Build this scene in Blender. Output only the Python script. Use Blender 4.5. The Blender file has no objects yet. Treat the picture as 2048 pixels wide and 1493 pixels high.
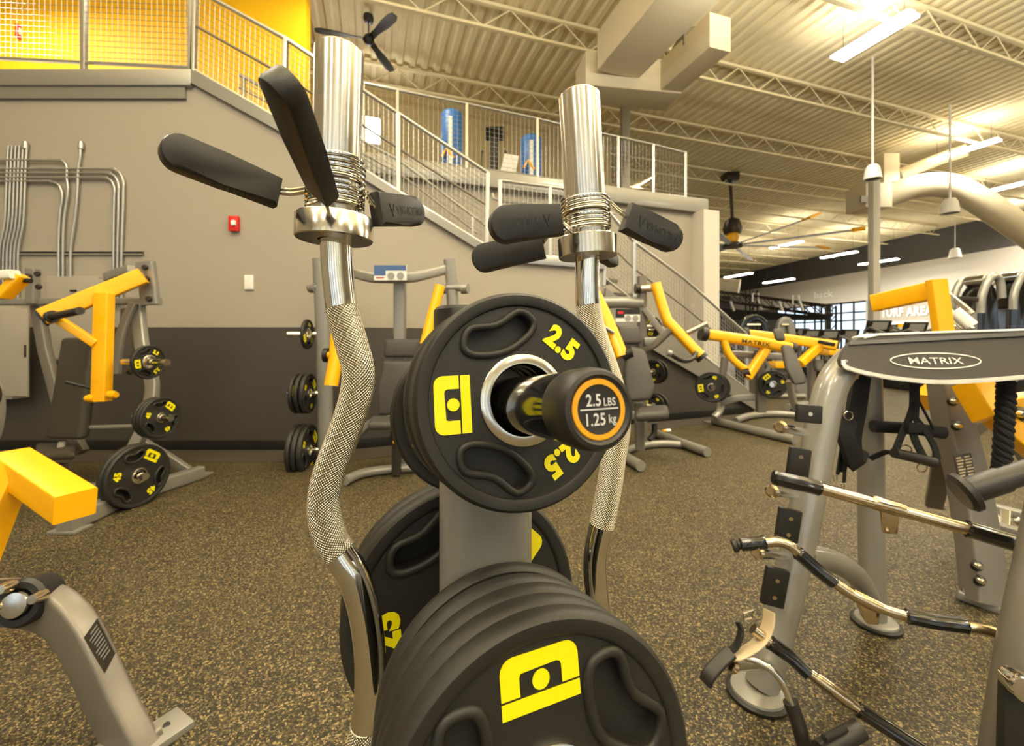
import bpy, bmesh, math, random
from mathutils import Vector, Matrix
random.seed(7)
S = bpy.context.scene
COL = S.collection
PI = math.pi
V = Vector

# ------------------------------------------------------------------ camera, light, exposure
H = 1.1          # eye height
F = 850.0        # focal length in pixels of a 2048 wide frame
cd = bpy.data.cameras.new('camera'); cam = bpy.data.objects.new('camera', cd); COL.objects.link(cam)
cam.location = (0, 0, H); cam.rotation_euler = (PI/2, 0, 0)
cd.sensor_width = 36; cd.lens = F/2048*36; cd.shift_y = -66.5/2048
cd.clip_start = 0.02; cd.clip_end = 200
cd.dof.use_dof = True; cd.dof.focus_distance = 0.42; cd.dof.aperture_fstop = 9.0
S.camera = cam
S.view_settings.view_transform = 'Standard'; S.view_settings.look = 'None'
S.view_settings.gamma = 1.0; S.view_settings.use_curve_mapping = False
S.view_settings.exposure = 0.0
LAMP = 30.0      # emission of the ceiling fixtures
w = bpy.data.worlds.new('daylight'); S.world = w; w.use_nodes = True
bg = w.node_tree.nodes['Background']; bg.inputs[0].default_value = (0.86, 0.93, 1.0, 1); bg.inputs[1].default_value = 2.2
def lamp_light(x, y, z, sx, sy, p, rot=0., upk=.3):
    for k, (e, dz) in enumerate(((p, -.03), (p*upk, .12))):  # the second light faces up, added to brighten the ceiling
        ld = bpy.data.lights.new('lamp_light', 'AREA'); ld.shape = 'RECTANGLE'; ld.size = sx; ld.size_y = sy; ld.energy = e; ld.color = (1, .935, .76)
        lo = bpy.data.objects.new('lamp_light', ld); COL.objects.link(lo); lo.location = (x, y, z+dz); lo.rotation_euler = (PI*k, 0, rot if k == 0 else -rot)
# fixtures over and behind the viewer
for (x, y, p) in ((-3.0, -2.6, 150), (.6, -2.6, 170), (4.2, -2.6, 170), (-3, 1.4, 150), (1.2, 1.8, 150), (5.0, 2.2, 170), (9.5, 3, 240), (9.5, -3, 220), (16, 6, 330), (21, 10, 360), (3.4, 4.6, 170)):
    lamp_light(x, y, 5.3, 1.3, .35, p*.48, 0, 3.2)
lamp_light(-7.4, 5.4, 6.6, 1.2, .4, 150, 0, .1); lamp_light(-2.4, 6.1, 6.8, 1.2, .4, 110, 0, .1)  # left lamp lights the yellow wall; right one, unseen, added for the gallery
for x in (-5, -1.5, 2, 5.5): lamp_light(x, -6.0, 6.1, .35, 1.6, 90)  # unseen row added to give the chrome sleeves reflections

# ------------------------------------------------------------------ helpers
def P(px, py, Y): return V(((px-1024)/F*Y, Y, H-(py-680)/F*Y))
def G(px, py, z=0.0):
    Y = (H-z)*F/(py-680); return V(((px-1024)/F*Y, Y, z))
def C(px, py, z): return G(px, py, z)
WY = 4.25
def SW(px, py, off=0.0):           # a point in the plane of the stair side wall
    t = (px-1024)/F; Y = (4.933+off)/(1-.404*t); return P(px, py, Y)
def ML(px, py):                    # a point in the plane of the upper gallery's rear edge
    t = (px-1024)/F; Y = 6.9/(1-.343*t); return P(px, py, Y)

def lin(c):
    c /= 255.0
    return c/12.92 if c <= .04045 else ((c+.055)/1.055)**2.4
def rgb(*c): return tuple(lin(x) for x in c)+(1,)

MATS = {}
def mat(name, col, rough=.5, metal=0., bump=0., bscale=60., spec=.5, coat=0., emit=0., var=.0):
    m = bpy.data.materials.new(name); m.use_nodes = True; nt = m.node_tree; b = nt.nodes['Principled BSDF']
    b.inputs['Base Color'].default_value = col; b.inputs['Roughness'].default_value = rough; b.inputs['Metallic'].default_value = metal
    b.inputs['Specular IOR Level'].default_value = spec; b.inputs['Coat Weight'].default_value = coat; b.inputs['Coat Roughness'].default_value = .08
    if emit: b.inputs['Emission Color'].default_value = col; b.inputs['Emission Strength'].default_value = emit
    tc = nt.nodes.new('ShaderNodeTexCoord'); n = nt.nodes.new('ShaderNodeTexNoise'); n.inputs['Scale'].default_value = bscale; n.inputs['Detail'].default_value = 3
    nt.links.new(tc.outputs['Object'], n.inputs['Vector'])
    mr = nt.nodes.new('ShaderNodeMapRange'); mr.inputs['To Min'].default_value = max(0, rough-.05); mr.inputs['To Max'].default_value = min(1, rough+.05)
    nt.links.new(n.outputs['Fac'], mr.inputs['Value']); nt.links.new(mr.outputs['Result'], b.inputs['Roughness'])
    if var:
        hs = nt.nodes.new('ShaderNodeHueSaturation'); hs.inputs['Color'].default_value = col
        m2 = nt.nodes.new('ShaderNodeMapRange'); m2.inputs['To Min'].default_value = 1-var; m2.inputs['To Max'].default_value = 1+var
        nt.links.new(n.outputs['Fac'], m2.inputs['Value']); nt.links.new(m2.outputs['Result'], hs.inputs['Value']); nt.links.new(hs.outputs['Color'], b.inputs['Base Color'])
    if bump:
        bn = nt.nodes.new('ShaderNodeBump'); bn.inputs['Strength'].default_value = bump; bn.inputs['Distance'].default_value = .002
        nt.links.new(n.outputs['Fac'], bn.inputs['Height']); nt.links.new(bn.outputs['Normal'], b.inputs['Normal'])
    MATS[name] = m; return m

wallg = mat('wall_paint_grey', rgb(160, 152, 140), .7, bump=.15, bscale=90)
waindk = mat('wall_paint_dark', rgb(66, 61, 57), .6, bump=.15, bscale=90)
yelwall = mat('wall_paint_yellow', rgb(246, 190, 0), .6)
tanwall = mat('wall_paint_tan', rgb(196, 178, 132), .7)
ceilm = mat('ceiling_paint', rgb(234, 220, 180), .75, bscale=2, var=.12)
bandm = mat('wall_band_charcoal', rgb(84, 82, 80), .7)
lightwall = mat('wall_paint_light', rgb(206, 200, 190), .7)
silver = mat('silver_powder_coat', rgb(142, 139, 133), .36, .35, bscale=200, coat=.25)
darksilver = mat('dark_and_shaded_steel', rgb(118, 112, 104), .42, .3, bscale=200)  # dark steel paint; on the rack's right leg it holds the shade
glosssilver = mat('gloss_silver_coat', rgb(150, 147, 141), .32, .35, bscale=200, coat=.9)
sleevem = mat('polished_sleeve_steel', rgb(228, 223, 212), .22, 1., bscale=120)
for _k, _v in (('Anisotropic', .85), ('Anisotropic Rotation', .25)): sleevem.node_tree.nodes['Principled BSDF'].inputs[_k].default_value = _v
galv = mat('galvanised_steel', rgb(186, 184, 180), .32, .75, bscale=40, var=.1)
yellow = mat('yellow_powder_coat', rgb(255, 186, 0), .33, bscale=200, coat=.2)
rubber = mat('black_rubber', rgb(34, 32, 29), .5, bump=.12, bscale=1600, spec=.45)
rubber2 = mat('black_rubber_grip', rgb(36, 33, 31), .4, bump=.12, bscale=1600)
glossblack = mat('gloss_black', rgb(20, 19, 18), .12, coat=.6)
chrome = mat('polished_chrome', rgb(225, 222, 215), .1, 1., bscale=20)
steel = mat('brushed_steel', rgb(222, 216, 204), .17, 1., bscale=120)
nickel = mat('warm_nickel', rgb(208, 190, 160), .15, 1., bscale=120)
padgrey = mat('upholstery_grey', rgb(64, 61, 59), .6, bump=.2, bscale=500)
padbrown = mat('upholstery_charcoal', rgb(60, 54, 44), .6, bump=.2, bscale=500)
letter = mat('yellow_lettering', rgb(240, 226, 0), .4)
ringor = mat('orange_yellow_ring', rgb(226, 158, 14), .5)
lightgrey = mat('light_grey_print', rgb(205, 205, 205), .5)
whitep = mat('white_plastic', rgb(238, 236, 230), .4)
red = mat('red_plastic', rgb(214, 40, 30), .4)
bluem = mat('blue_vinyl', rgb(40, 110, 190), .4)
black = mat('black_plastic', rgb(24, 23, 22), .45)
ductm = mat('duct_paint', rgb(214, 202, 174), .65)
darkmetal = mat('dark_bronze', rgb(58, 50, 44), .4, .5)
fabric = mat('black_webbing', rgb(20, 18, 19), .8, bump=.3, bscale=600)
whiteline = mat('white_print', rgb(244, 241, 235), .5)
midwall = mat('wall_paint_mid', rgb(172, 165, 154), .7)
beltm = mat('leather_cuff', rgb(196, 178, 148), .45)
trayface = mat('tray_charcoal', rgb(64, 59, 54), .5, bump=.1, bscale=700)
stripm = mat('dark_floor_border', rgb(62, 54, 44), .8, bscale=120, var=.25)
plateprint = mat('spec_plate_dark', rgb(58, 52, 42), .5)
pinkish = mat('grey_dial', rgb(150, 148, 146), .5)
cardblue = mat('placard_blue', rgb(70, 100, 150), .4)
lampm = mat('lamp_diffuser', (1, .95, .86, 1), .5, emit=LAMP)
outm = mat('pavement_outside', rgb(235, 235, 232), .8)

def glass_mat():
    m = bpy.data.materials.new('window_glass'); m.use_nodes = True; nt = m.node_tree; nt.nodes.clear()
    o = nt.nodes.new('ShaderNodeOutputMaterial'); t = nt.nodes.new('ShaderNodeBsdfTransparent'); g = nt.nodes.new('ShaderNodeBsdfGlossy'); x = nt.nodes.new('ShaderNodeMixShader')
    g.inputs['Roughness'].default_value = .03; t.inputs[0].default_value = (.85, .9, .93, 1); x.inputs[0].default_value = .08
    nt.links.new(t.outputs[0], x.inputs[1]); nt.links.new(g.outputs[0], x.inputs[2]); nt.links.new(x.outputs[0], o.inputs[0]); return m
glass = glass_mat()

def floor_mat():
    m = bpy.data.materials.new('flecked_rubber_floor'); m.use_nodes = True; nt = m.node_tree; b = nt.nodes['Principled BSDF']; L = nt.links.new
    tc = nt.nodes.new('ShaderNodeTexCoord')
    nz = nt.nodes.new('ShaderNodeTexNoise'); nz.inputs['Scale'].default_value = 90; L(tc.outputs['Object'], nz.inputs['Vector'])
    mx = nt.nodes.new('ShaderNodeMixRGB'); mx.inputs[0].default_value = .012; L(tc.outputs['Object'], mx.inputs[1]); L(nz.outputs['Color'], mx.inputs[2])
    vo = nt.nodes.new('ShaderNodeTexVoronoi'); vo.inputs['Scale'].default_value = 215; L(mx.outputs[0], vo.inputs['Vector'])
    sp = nt.nodes.new('ShaderNodeSeparateColor'); L(vo.outputs['Color'], sp.inputs[0])
    cr = nt.nodes.new('ShaderNodeValToRGB'); e = cr.color_ramp; e.interpolation = 'CONSTANT'
    e.elements[0].position = 0; e.elements[0].color = rgb(34, 30, 21); e.elements[1].position = .34; e.elements[1].color = rgb(50, 44, 30)
    for p, c in ((.56, (70, 61, 40)), (.74, (98, 85, 56)), (.9, (138, 120, 82))):
        k = e.elements.new(p); k.color = rgb(*c)
    L(sp.outputs[0], cr.inputs[0]); L(cr.outputs[0], b.inputs['Base Color'])
    b.inputs['Roughness'].default_value = .62; b.inputs['Specular IOR Level'].default_value = .35
    bn = nt.nodes.new('ShaderNodeBump'); bn.inputs['Strength'].default_value = .25; bn.inputs['Distance'].default_value = .002
    L(vo.outputs['Distance'], bn.inputs['Height']); L(bn.outputs['Normal'], b.inputs['Normal'])
    return m
floorm = floor_mat()

def knurl_mat():
    m = bpy.data.materials.new('knurled_steel'); m.use_nodes = True; nt = m.node_tree; b = nt.nodes['Principled BSDF']; L = nt.links.new
    b.inputs['Base Color'].default_value = rgb(212, 204, 186); b.inputs['Metallic'].default_value = 1; b.inputs['Roughness'].default_value = .34
    uv = nt.nodes.new('ShaderNodeUVMap'); sp = nt.nodes.new('ShaderNodeSeparateXYZ'); L(uv.outputs[0], sp.inputs[0])
    def mth(op, a, c):
        n = nt.nodes.new('ShaderNodeMath'); n.operation = op
        for i, x in enumerate((a, c)):
            if x is None: continue
            if isinstance(x, (int, float)): n.inputs[i].default_value = x
            else: L(x, n.inputs[i])
        return n.outputs[0]
    u = mth('MULTIPLY', sp.outputs[0], 30*PI); v = mth('MULTIPLY', sp.outputs[1], PI/.0030)
    s1 = mth('ABSOLUTE', mth('SINE', mth('ADD', u, v), None), None); s2 = mth('ABSOLUTE', mth('SINE', mth('SUBTRACT', u, v), None), None)
    h = mth('MULTIPLY', s1, s2)
    bn = nt.nodes.new('ShaderNodeBump'); bn.inputs['Strength'].default_value = 1.0; bn.inputs['Distance'].default_value = .0012
    L(h, bn.inputs['Height']); L(bn.outputs['Normal'], b.inputs['Normal']); return m
knurl = knurl_mat()

WM = {}
def Wof(o): return WM.get(o.name, Matrix()) if o else Matrix()
def clean(o, label=None, cat=None, group=None, kind=None):
    if label: o['label'] = label
    if cat: o['category'] = cat
    if group: o['group'] = group
    if kind: o['kind'] = kind
    return o
def thing(name, label, cat, loc=(0, 0, 0), M=None, group=None):
    o = bpy.data.objects.new(name, None); COL.objects.link(o); o.empty_display_size = .05
    M = M if M is not None else Matrix.Translation(V(loc))
    o.matrix_world = M; WM[o.name] = M.copy(); return clean(o, label, cat, group)
def frame(o, x, z):               # matrix with origin o, local z, local x about x
    z = z.normalized(); y = z.cross(x).normalized(); x = y.cross(z)
    return Matrix(((x.x, y.x, z.x, o.x), (x.y, y.y, z.y, o.y), (x.z, y.z, z.z, o.z), (0, 0, 0, 1)))
def axis(o, z):
    z = z.normalized(); x = V((0, 0, 1)) if abs(z.z) < .9 else V((1, 0, 0)); return frame(o, x, z)

def catmull(pts, n=6, closed=False):
    if len(pts) < 3: return pts
    out = []; N = len(pts)
    rng = range(N) if closed else range(N-1)
    for i in rng:
        p1 = pts[i]; p2 = pts[(i+1) % N]
        p0 = pts[i-1] if (closed or i > 0) else p1*2-p2
        p3 = pts[(i+2) % N] if (closed or i+2 < N) else p2*2-p1
        for k in range(n):
            t = k/n
            out.append(.5*((2*p1)+(p2-p0)*t+(2*p0-5*p1+4*p2-p3)*t*t+(3*p1-p0-3*p2+p3)*t**3))
    if not closed: out.append(pts[-1])
    return out
def rrect(w, h, r=None, n=3):
    r = min(w, h)*.18 if r is None else min(r, min(w, h)*.499)
    pts = []
    for cx, cy, a0 in ((w/2-r, h/2-r, 0), (-w/2+r, h/2-r, 90), (-w/2+r, -h/2+r, 180), (w/2-r, -h/2+r, 270)):
        for k in range(n+1):
            a = math.radians(a0+90*k/n); pts.append((cx+r*math.cos(a), cy+r*math.sin(a)))
    return pts
def circ(r, n=14, rx=None): return [(r*math.cos(2*PI*k/n), (rx or r)*math.sin(2*PI*k/n)) for k in range(n)]

class MB:
    def __init__(s): s.bm = bmesh.new(); s.uv = s.bm.loops.layers.uv.new('UVMap')
    def face(s, vs):
        try: return s.bm.faces.new(vs)
        except ValueError: return None
    def sweep(s, pts, prof, up=None, closed=False, caps=True, radii=None):
        pts = [V(p) for p in pts]; N = len(pts); T = []
        for i in range(N):
            a = pts[i-1] if (i > 0 or closed) else pts[i]; b = pts[(i+1) % N] if (i < N-1 or closed) else pts[i]
            T.append((b-a).normalized())
        up = V(up) if up is not None else (V((0, 0, 1)) if abs(T[0].z) < .95 else V((0, -1, 0)))
        U = (up-T[0]*up.dot(T[0])).normalized(); rings = []; lens = [0.]
        for i in range(N):
            if i:
                U = (U-T[i]*U.dot(T[i]))
                U = U.normalized() if U.length > 1e-6 else V((1, 0, 0)); lens.append(lens[-1]+(pts[i]-pts[i-1]).length)
            R = T[i].cross(U); k = radii[i] if radii else 1.
            # keep section width true at bends
            rings.append([s.bm.verts.new(pts[i]+R*(x*k)+U*(y*k)) for x, y in prof])
        n = len(prof)
        for i in range(N if closed else N-1):
            A = rings[i]; B = rings[(i+1) % N]
            for j in range(n):
                f = s.face((A[j], A[(j+1) % n], B[(j+1) % n], B[j]))
                if f and not closed:
                    for l, (u, v) in zip(f.loops, ((j/n, lens[i]), ((j+1)/n, lens[i]), ((j+1)/n, lens[i+1]), (j/n, lens[i+1]))): l[s.uv].uv = (u, v)
        if caps and not closed: s.face(rings[0][::-1]); s.face(rings[-1])
        return s
    def tube(s, pts, r, n=12, smooth=0, closed=False, radii=None):
        pts = [V(p) for p in pts]
        if smooth: pts = catmull(pts, smooth, closed)
        return s.sweep(pts, circ(r, n), closed=closed, radii=radii)
    def bar(s, pts, w, h, up=None, r=None, smooth=0):
        pts = [V(p) for p in pts]
        if smooth: pts = catmull(pts, smooth)
        return s.sweep(pts, rrect(w, h, r), up=up)
    def lathe(s, M, prof, n=24, cap=True):
        rings = []
        for r, z in prof:
            if r < 1e-6: rings.append([s.bm.verts.new(M @ V((0, 0, z)))])
            else: rings.append([s.bm.verts.new(M @ V((r*math.cos(2*PI*k/n), r*math.sin(2*PI*k/n), z))) for k in range(n)])
        for A, B in zip(rings, rings[1:]):
            for j in range(n):
                q = [A[j % len(A)], A[(j+1) % len(A)], B[(j+1) % len(B)], B[j % len(B)]]; u = []
                for x in q:
                    if x not in u: u.append(x)
                if len(u) > 2: s.face(u)
        if cap:
            if len(rings[0]) > 2: s.face(rings[0][::-1])
            if len(rings[-1]) > 2: s.face(rings[-1])
        return s
    def cyl(s, p, q, r, n=16, bev=.12):
        p = V(p); q = V(q); L = (q-p).length; b = min(r*bev, L*.3)
        return s.lathe(axis(p, q-p), [(0, 0), (r-b, 0), (r, b), (r, L-b), (r-b, L), (0, L)], n)
    def box(s, M, x, y, z, bev=0.):
        vs = [s.bm.verts.new(M @ V((sx*x/2, sy*y/2, sz*z/2))) for sx in (-1, 1) for sy in (-1, 1) for sz in (-1, 1)]
        fs = [s.face([vs[i] for i in q]) for q in ((0, 1, 3, 2), (4, 6, 7, 5), (0, 4, 5, 1), (2, 3, 7, 6), (0, 2, 6, 4), (1, 5, 7, 3))]
        if bev: bmesh.ops.bevel(s.bm, geom=list({e for f in fs for e in f.edges}), offset=bev, segments=2, profile=.6, affect='EDGES')
        return s
    def aabb(s, a, b, bev=0.):
        a = V(a); b = V(b); d = b-a; return s.box(Matrix.Translation((a+b)/2), abs(d.x), abs(d.y), abs(d.z), bev)
    def prism(s, M, pts, z0, z1, bev=0.):
        A = [s.bm.verts.new(M @ V((x, y, z0))) for x, y in pts]; B = [s.bm.verts.new(M @ V((x, y, z1))) for x, y in pts]; n = len(pts)
        fs = [s.face(A[::-1]), s.face(B)]+[s.face((A[j], A[(j+1) % n], B[(j+1) % n], B[j])) for j in range(n)]
        fs = [f for f in fs if f]
        if bev: bmesh.ops.bevel(s.bm, geom=list({e for f in fs[:2] for e in f.edges}), offset=bev, segments=2, profile=.6, affect='EDGES')
        [f.normal_update() for f in fs if f.is_valid]
        if n > 4: bmesh.ops.triangulate(s.bm, faces=[f for f in fs[:2] if f.is_valid], ngon_method='EAR_CLIP')
        return s
    def slab(s, pts, th, bev=0., d=None):       # thick sheet through 3-D points, thickness along d
        pts = [V(p) for p in pts]; n = d.normalized() if d is not None else (pts[1]-pts[0]).cross(pts[2]-pts[0]).normalized()
        A = [s.bm.verts.new(p) for p in pts]; B = [s.bm.verts.new(p+n*th) for p in pts]; k = len(pts)
        fs = [s.face(A[::-1]), s.face(B)]+[s.face((A[j], A[(j+1) % k], B[(j+1) % k], B[j])) for j in range(k)]
        fs = [f for f in fs if f]
        if bev: bmesh.ops.bevel(s.bm, geom=list({e for f in fs for e in f.edges}), offset=bev, segments=3, profile=.5, affect='EDGES')
        [f.normal_update() for f in fs if f.is_valid]
        if k > 4 and not bev: bmesh.ops.triangulate(s.bm, faces=fs[:2], ngon_method='EAR_CLIP')
        return s
    def mesh(s, name, m, inv=None):
        if inv is not None: bmesh.ops.transform(s.bm, matrix=inv, verts=s.bm.verts)
        bmesh.ops.recalc_face_normals(s.bm, faces=s.bm.faces)
        me = bpy.data.meshes.new(name); s.bm.to_mesh(me); s.bm.free(); me.materials.append(m)
        me.polygons.foreach_set('use_smooth', [True]*len(me.polygons)); me.set_sharp_from_angle(angle=math.radians(38)); return me
    def part(s, name, m, parent, label=None, kind=None):
        me = s.mesh(name, m, Wof(parent).inverted()); o = bpy.data.objects.new(name, me); COL.objects.link(o); o.parent = parent
        WM[o.name] = Wof(parent).copy(); return clean(o, label, None, None, kind)
    def one(s, name, m, label=None, cat=None, group=None, kind=None):
        xs = [v.co for v in s.bm.verts]; lo = V((min(c.x for c in xs), min(c.y for c in xs), min(c.z for c in xs))); hi = V((max(c.x for c in xs), max(c.y for c in xs), max(c.z for c in xs)))
        b = V(((lo.x+hi.x)/2, (lo.y+hi.y)/2, lo.z))
        me = s.mesh(name, m, Matrix.Translation(-b)); o = bpy.data.objects.new(name, me); COL.objects.link(o); o.location = b
        WM[o.name] = Matrix.Translation(b); return clean(o, label, cat, group, kind)
def struct(mb, name, m): return mb.one(name, m, kind='structure')
def dup(o, M, label, group=None):
    r = o.copy(); COL.objects.link(r); r.matrix_world = M; r['label'] = label; WM[r.name] = M.copy()
    if group: r['group'] = group
    for c in list(o.children):
        k = c.copy(); COL.objects.link(k); k.parent = r; WM[k.name] = M.copy()
        for g in list(c.children):
            q = g.copy(); COL.objects.link(q); q.parent = k; WM[q.name] = M.copy()
    return r

TXT = {}
def text(mb, s, M, h, depth=.0008, bold=.012, wide=1.0, align='C'):
    """flat raised lettering: s set in the xy plane of M, cap height h, centred"""
    key = (s, bold)
    if key not in TXT:
        c = bpy.data.curves.new('t', 'FONT'); c.body = s; c.offset = bold; c.resolution_u = 3; c.space_character = 1+bold*2.2
        o = bpy.data.objects.new('t', c); COL.objects.link(o); dg = bpy.context.evaluated_depsgraph_get(); me = bpy.data.meshes.new_from_object(o.evaluated_get(dg))
        vs = [v.co.copy() for v in me.vertices]; fs = [list(p.vertices) for p in me.polygons]
        bpy.data.objects.remove(o); bpy.data.curves.remove(c); bpy.data.meshes.remove(me)
        x0 = min(v.x for v in vs); x1 = max(v.x for v in vs); y0 = min(v.y for v in vs); y1 = max(v.y for v in vs)
        TXT[key] = ([((v.x-(x0+x1)/2)/(y1-y0), (v.y-(y0+y1)/2)/(y1-y0)) for v in vs], fs, (x1-x0)/(y1-y0))
    vs, fs, asp = TXT[key]; dx = 0 if align == 'C' else (asp/2*h*wide if align == 'L' else -asp/2*h*wide)
    B = [mb.bm.verts.new(M @ V((x*h*wide+dx, y*h, depth))) for x, y in vs]
    faces = [mb.face([B[i] for i in f]) for f in fs]
    return mb

def pixels(l): return [P(*q) for q in l]

# ------------------------------------------------------------------ the setting
CZ = 7.4; MZ = 3.75
AD = V((-.31, .951, 0)); BD = V((.951, .31, 0))          # the two directions of the building's grid
struct(MB().aabb((-9.2, -9.2, -.2), (30, 42.2, 0)), 'floor', floorm)
struct(MB().aabb((-40, -12, -.3), (70, 80, -.21)), 'trim_1', outm)
# corrugated roof deck
mb = MB(); pr = []
k = -30.0
while k < 62:
    for dx, dz in ((0, 0), (.10, 0), (.14, .05), (.24, .05), (.28, 0)): pr.append((k+dx, dz))
    k += .28
n0 = [mb.bm.verts.new(BD*x+AD*-16+V((0, 0, CZ+z))) for x, z in pr]; n1 = [mb.bm.verts.new(BD*x+AD*52+V((0, 0, CZ+z))) for x, z in pr]
for i in range(len(pr)-1): mb.face((n0[i], n0[i+1], n1[i+1], n1[i]))
struct(mb, 'ceiling', ceilm)
struct(MB().aabb((-30, -30, CZ+.06), (70, 70, CZ+.2)), 'trim_2', ceilm)
# open-web joists
for i in range(13):
    mb = MB(); a = 5.2+i*2.45; p = AD*a
    s0, s1 = -11.5+a*.1, 30-a*.02
    for z, h in ((CZ-.05, .06), (CZ-.5, .05)): mb.bar([p+BD*s0+V((0, 0, z)), p+BD*s1+V((0, 0, z))], .09, h, up=(0, 0, 1), r=.004)
    x = s0; up = True
    while x < s1-.6:
        z0, z1 = (CZ-.06, CZ-.49) if up else (CZ-.49, CZ-.06)
        mb.sweep([p+BD*x+V((0, 0, z0)), p+BD*(x+.55)+V((0, 0, z1))], circ(.013, 5)); x += .55; up = not up
    struct(mb, 'trim_%d' % (i+3), ceilm)
# left wall: grey above, charcoal below
XB = -1.69
def SWX(x): return WY+.404*(x-XB)
WZ = 1.225
XL = P(384, 0, WY).x
struct(MB().slab([V((-9.2, WY, WZ)), V((XB, WY, WZ)), P(688, 331, WY), P(386, 158, WY), V((-9.2, WY, P(386, 158, WY).z))], .1, d=V((0, 1, 0))), 'wall_left', wallg)
struct(MB().aabb((-9.2, WY-.012, 0), (XB, WY+.15, WZ)), 'wall_left_lower', waindk)
struct(MB().aabb((-9.4, -9.2, 0), (-9.2, 14, CZ)), 'wall_side', wallg)
# wall beside and beneath the stairs (follows the flights)
def swz(px, py): return SW(px, py)
top = [SW(688, 331), SW(728, 352), SW(960, 496), SW(978, 508), SW(1205, 531), SW(1207, 588), SW(1338, 676), SW(1430, 742), SW(1512, 826)]
x0 = V((XB, WY, 0)); nrm = V((-.375, .927, 0))
def atz(a, b, z): t = (z-a.z)/(b.z-a.z); return a.lerp(b, t)
cut = None
for i in range(4, len(top)-1):
    if top[i].z >= WZ >= top[i+1].z: cut = (i, atz(top[i], top[i+1], WZ)); break
up_poly = [V((XB, WY, WZ))]+[V((XB, WY, top[0].z))]+top[:cut[0]+1]+[cut[1]]
lo_poly = [V((XB, WY, 0)), V((XB, WY, WZ)), cut[1]]+top[cut[0]+1:-1]+[V((top[-1].x, top[-1].y, 0))]
struct(MB().slab(up_poly, .1, d=nrm), 'wall_stair', wallg)
struct(MB().slab(lo_poly, .1, d=nrm), 'wall_stair_lower', waindk)
# darker border strip on the floor along the wall, and a skirting line
e0 = V((-9.1, WY-.014, 0)); e1 = V((XB, WY-.014, 0)); e2 = V((top[-1].x-.1, top[-1].y-.06, 0))
q0 = e0+V((0, -.42, 0)); q1 = V((XB+.08, WY-.44, 0)); q2 = e2+V((.375, -.927, 0))*.36
struct(MB().slab([q0, q1, q2, e2, e1, e0], .004, d=V((0, 0, 1))), 'trim_20', stripm)
struct(MB().bar([e0+V((0, -.004, .05)), e1+V((0, -.004, .05))], .012, .1, up=(0, 0, 1), r=.002), 'baseboard_left', black)
struct(MB().bar([e1+V((.02, -.004, .05)), e2+V((0, 0, .05))], .012, .1, up=(0, 0, 1), r=.002), 'baseboard_stair', black)
# upper gallery floor slab, its edge beam, the wall beneath its rear edge and the walls above
XL = P(384, 0, WY).x
def mlx(x): return V((x, 6.9+.343*x, 0))
slab = [V((-9.2, WY, 0)), V((XL, WY, 0)), mlx(XL), mlx(3.62), V((3.0, 13.6, 0)), V((-9.2, 9.0, 0))]
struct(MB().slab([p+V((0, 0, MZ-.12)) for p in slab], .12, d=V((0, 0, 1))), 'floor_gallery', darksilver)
struct(MB().aabb((-9.2, WY-.05, 3.62), (XL+.02, WY+.1, MZ+.03), .006), 'trim_21', galv)
struct(MB().aabb((-9.2, WY-.03, 3.5), (XL-.05, WY+.1, 3.62)), 'trim_22', silver)
a = mlx(XL); b = mlx(3.7)
struct(MB().slab([a, b, b+V((0, 0, MZ-.13)), a+V((0, 0, MZ-.13))], .15, d=V((-.324, .946, 0))), 'wall_gallery', wallg)
struct(MB().bar([a+V((0, -.06, MZ-.12)), b+V((.0, -.06, MZ-.12))], .12, .26, up=(0, 0, 1), r=.005), 'trim_23', silver)
c = mlx(3.62); struct(MB().box(Matrix.Translation(c+V((.0, -.16, MZ/2-.13))) @ Matrix.Rotation(.33, 4, 'Z'), .36, .34, MZ-.26), 'trim_24', lightwall)
struct(MB().aabb((-9.2, 7.0, MZ), (P(612, 0, 7.0).x, 7.15, CZ)), 'wall_yellow', yelwall)
gb = lambda x: V((x, 11.75+.405*x, MZ))
struct(MB().slab([gb(-8.9), gb(3.0), gb(3.0)+V((0, 0, CZ-MZ)), gb(-8.9)+V((0, 0, CZ-MZ))], .15, d=V((-.375, .927, 0))), 'wall_gallery_back', tanwall)
# right wall with its charcoal band and windows, the far wall, the rear wall
def RX(y): return 24.8-.15*(y-20.6)
def rwall(y0, y1, z0, z1, name, m, th=.25):
    p0 = V((RX(y0), y0, z0)); p1 = V((RX(y1), y1, z0)); dz = V((0, 0, z1-z0))
    struct(MB().slab([p0, p1, p1+dz, p0+dz], th, d=V((1, .15, 0))), name, m)
rwall(-9.2, 42, 5.72, CZ, 'wall_right_band', bandm); rwall(-9.2, 42, 3.75, 5.72, 'wall_right_upper', lightwall)
rwall(-9.2, 28.4, 0, 3.75, 'wall_right', midwall); rwall(31.2, 31.5, 0, 3.75, 'wall_right_pier', waindk); rwall(36.2, 42, 0, 3.75, 'wall_right_end', bandm)
struct(MB().aabb((3.5, 42, 0), (22, 42.2, CZ)), 'wall_far', bandm)
struct(MB().slab([gb(3.0)+V((0, 0, -MZ)), V((3.4, 42, 0)), V((3.4, 42, CZ)), gb(3.0)+V((0, 0, CZ-MZ))], .1, d=V((-1, 0, 0))), 'wall_inner', wallg)
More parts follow.
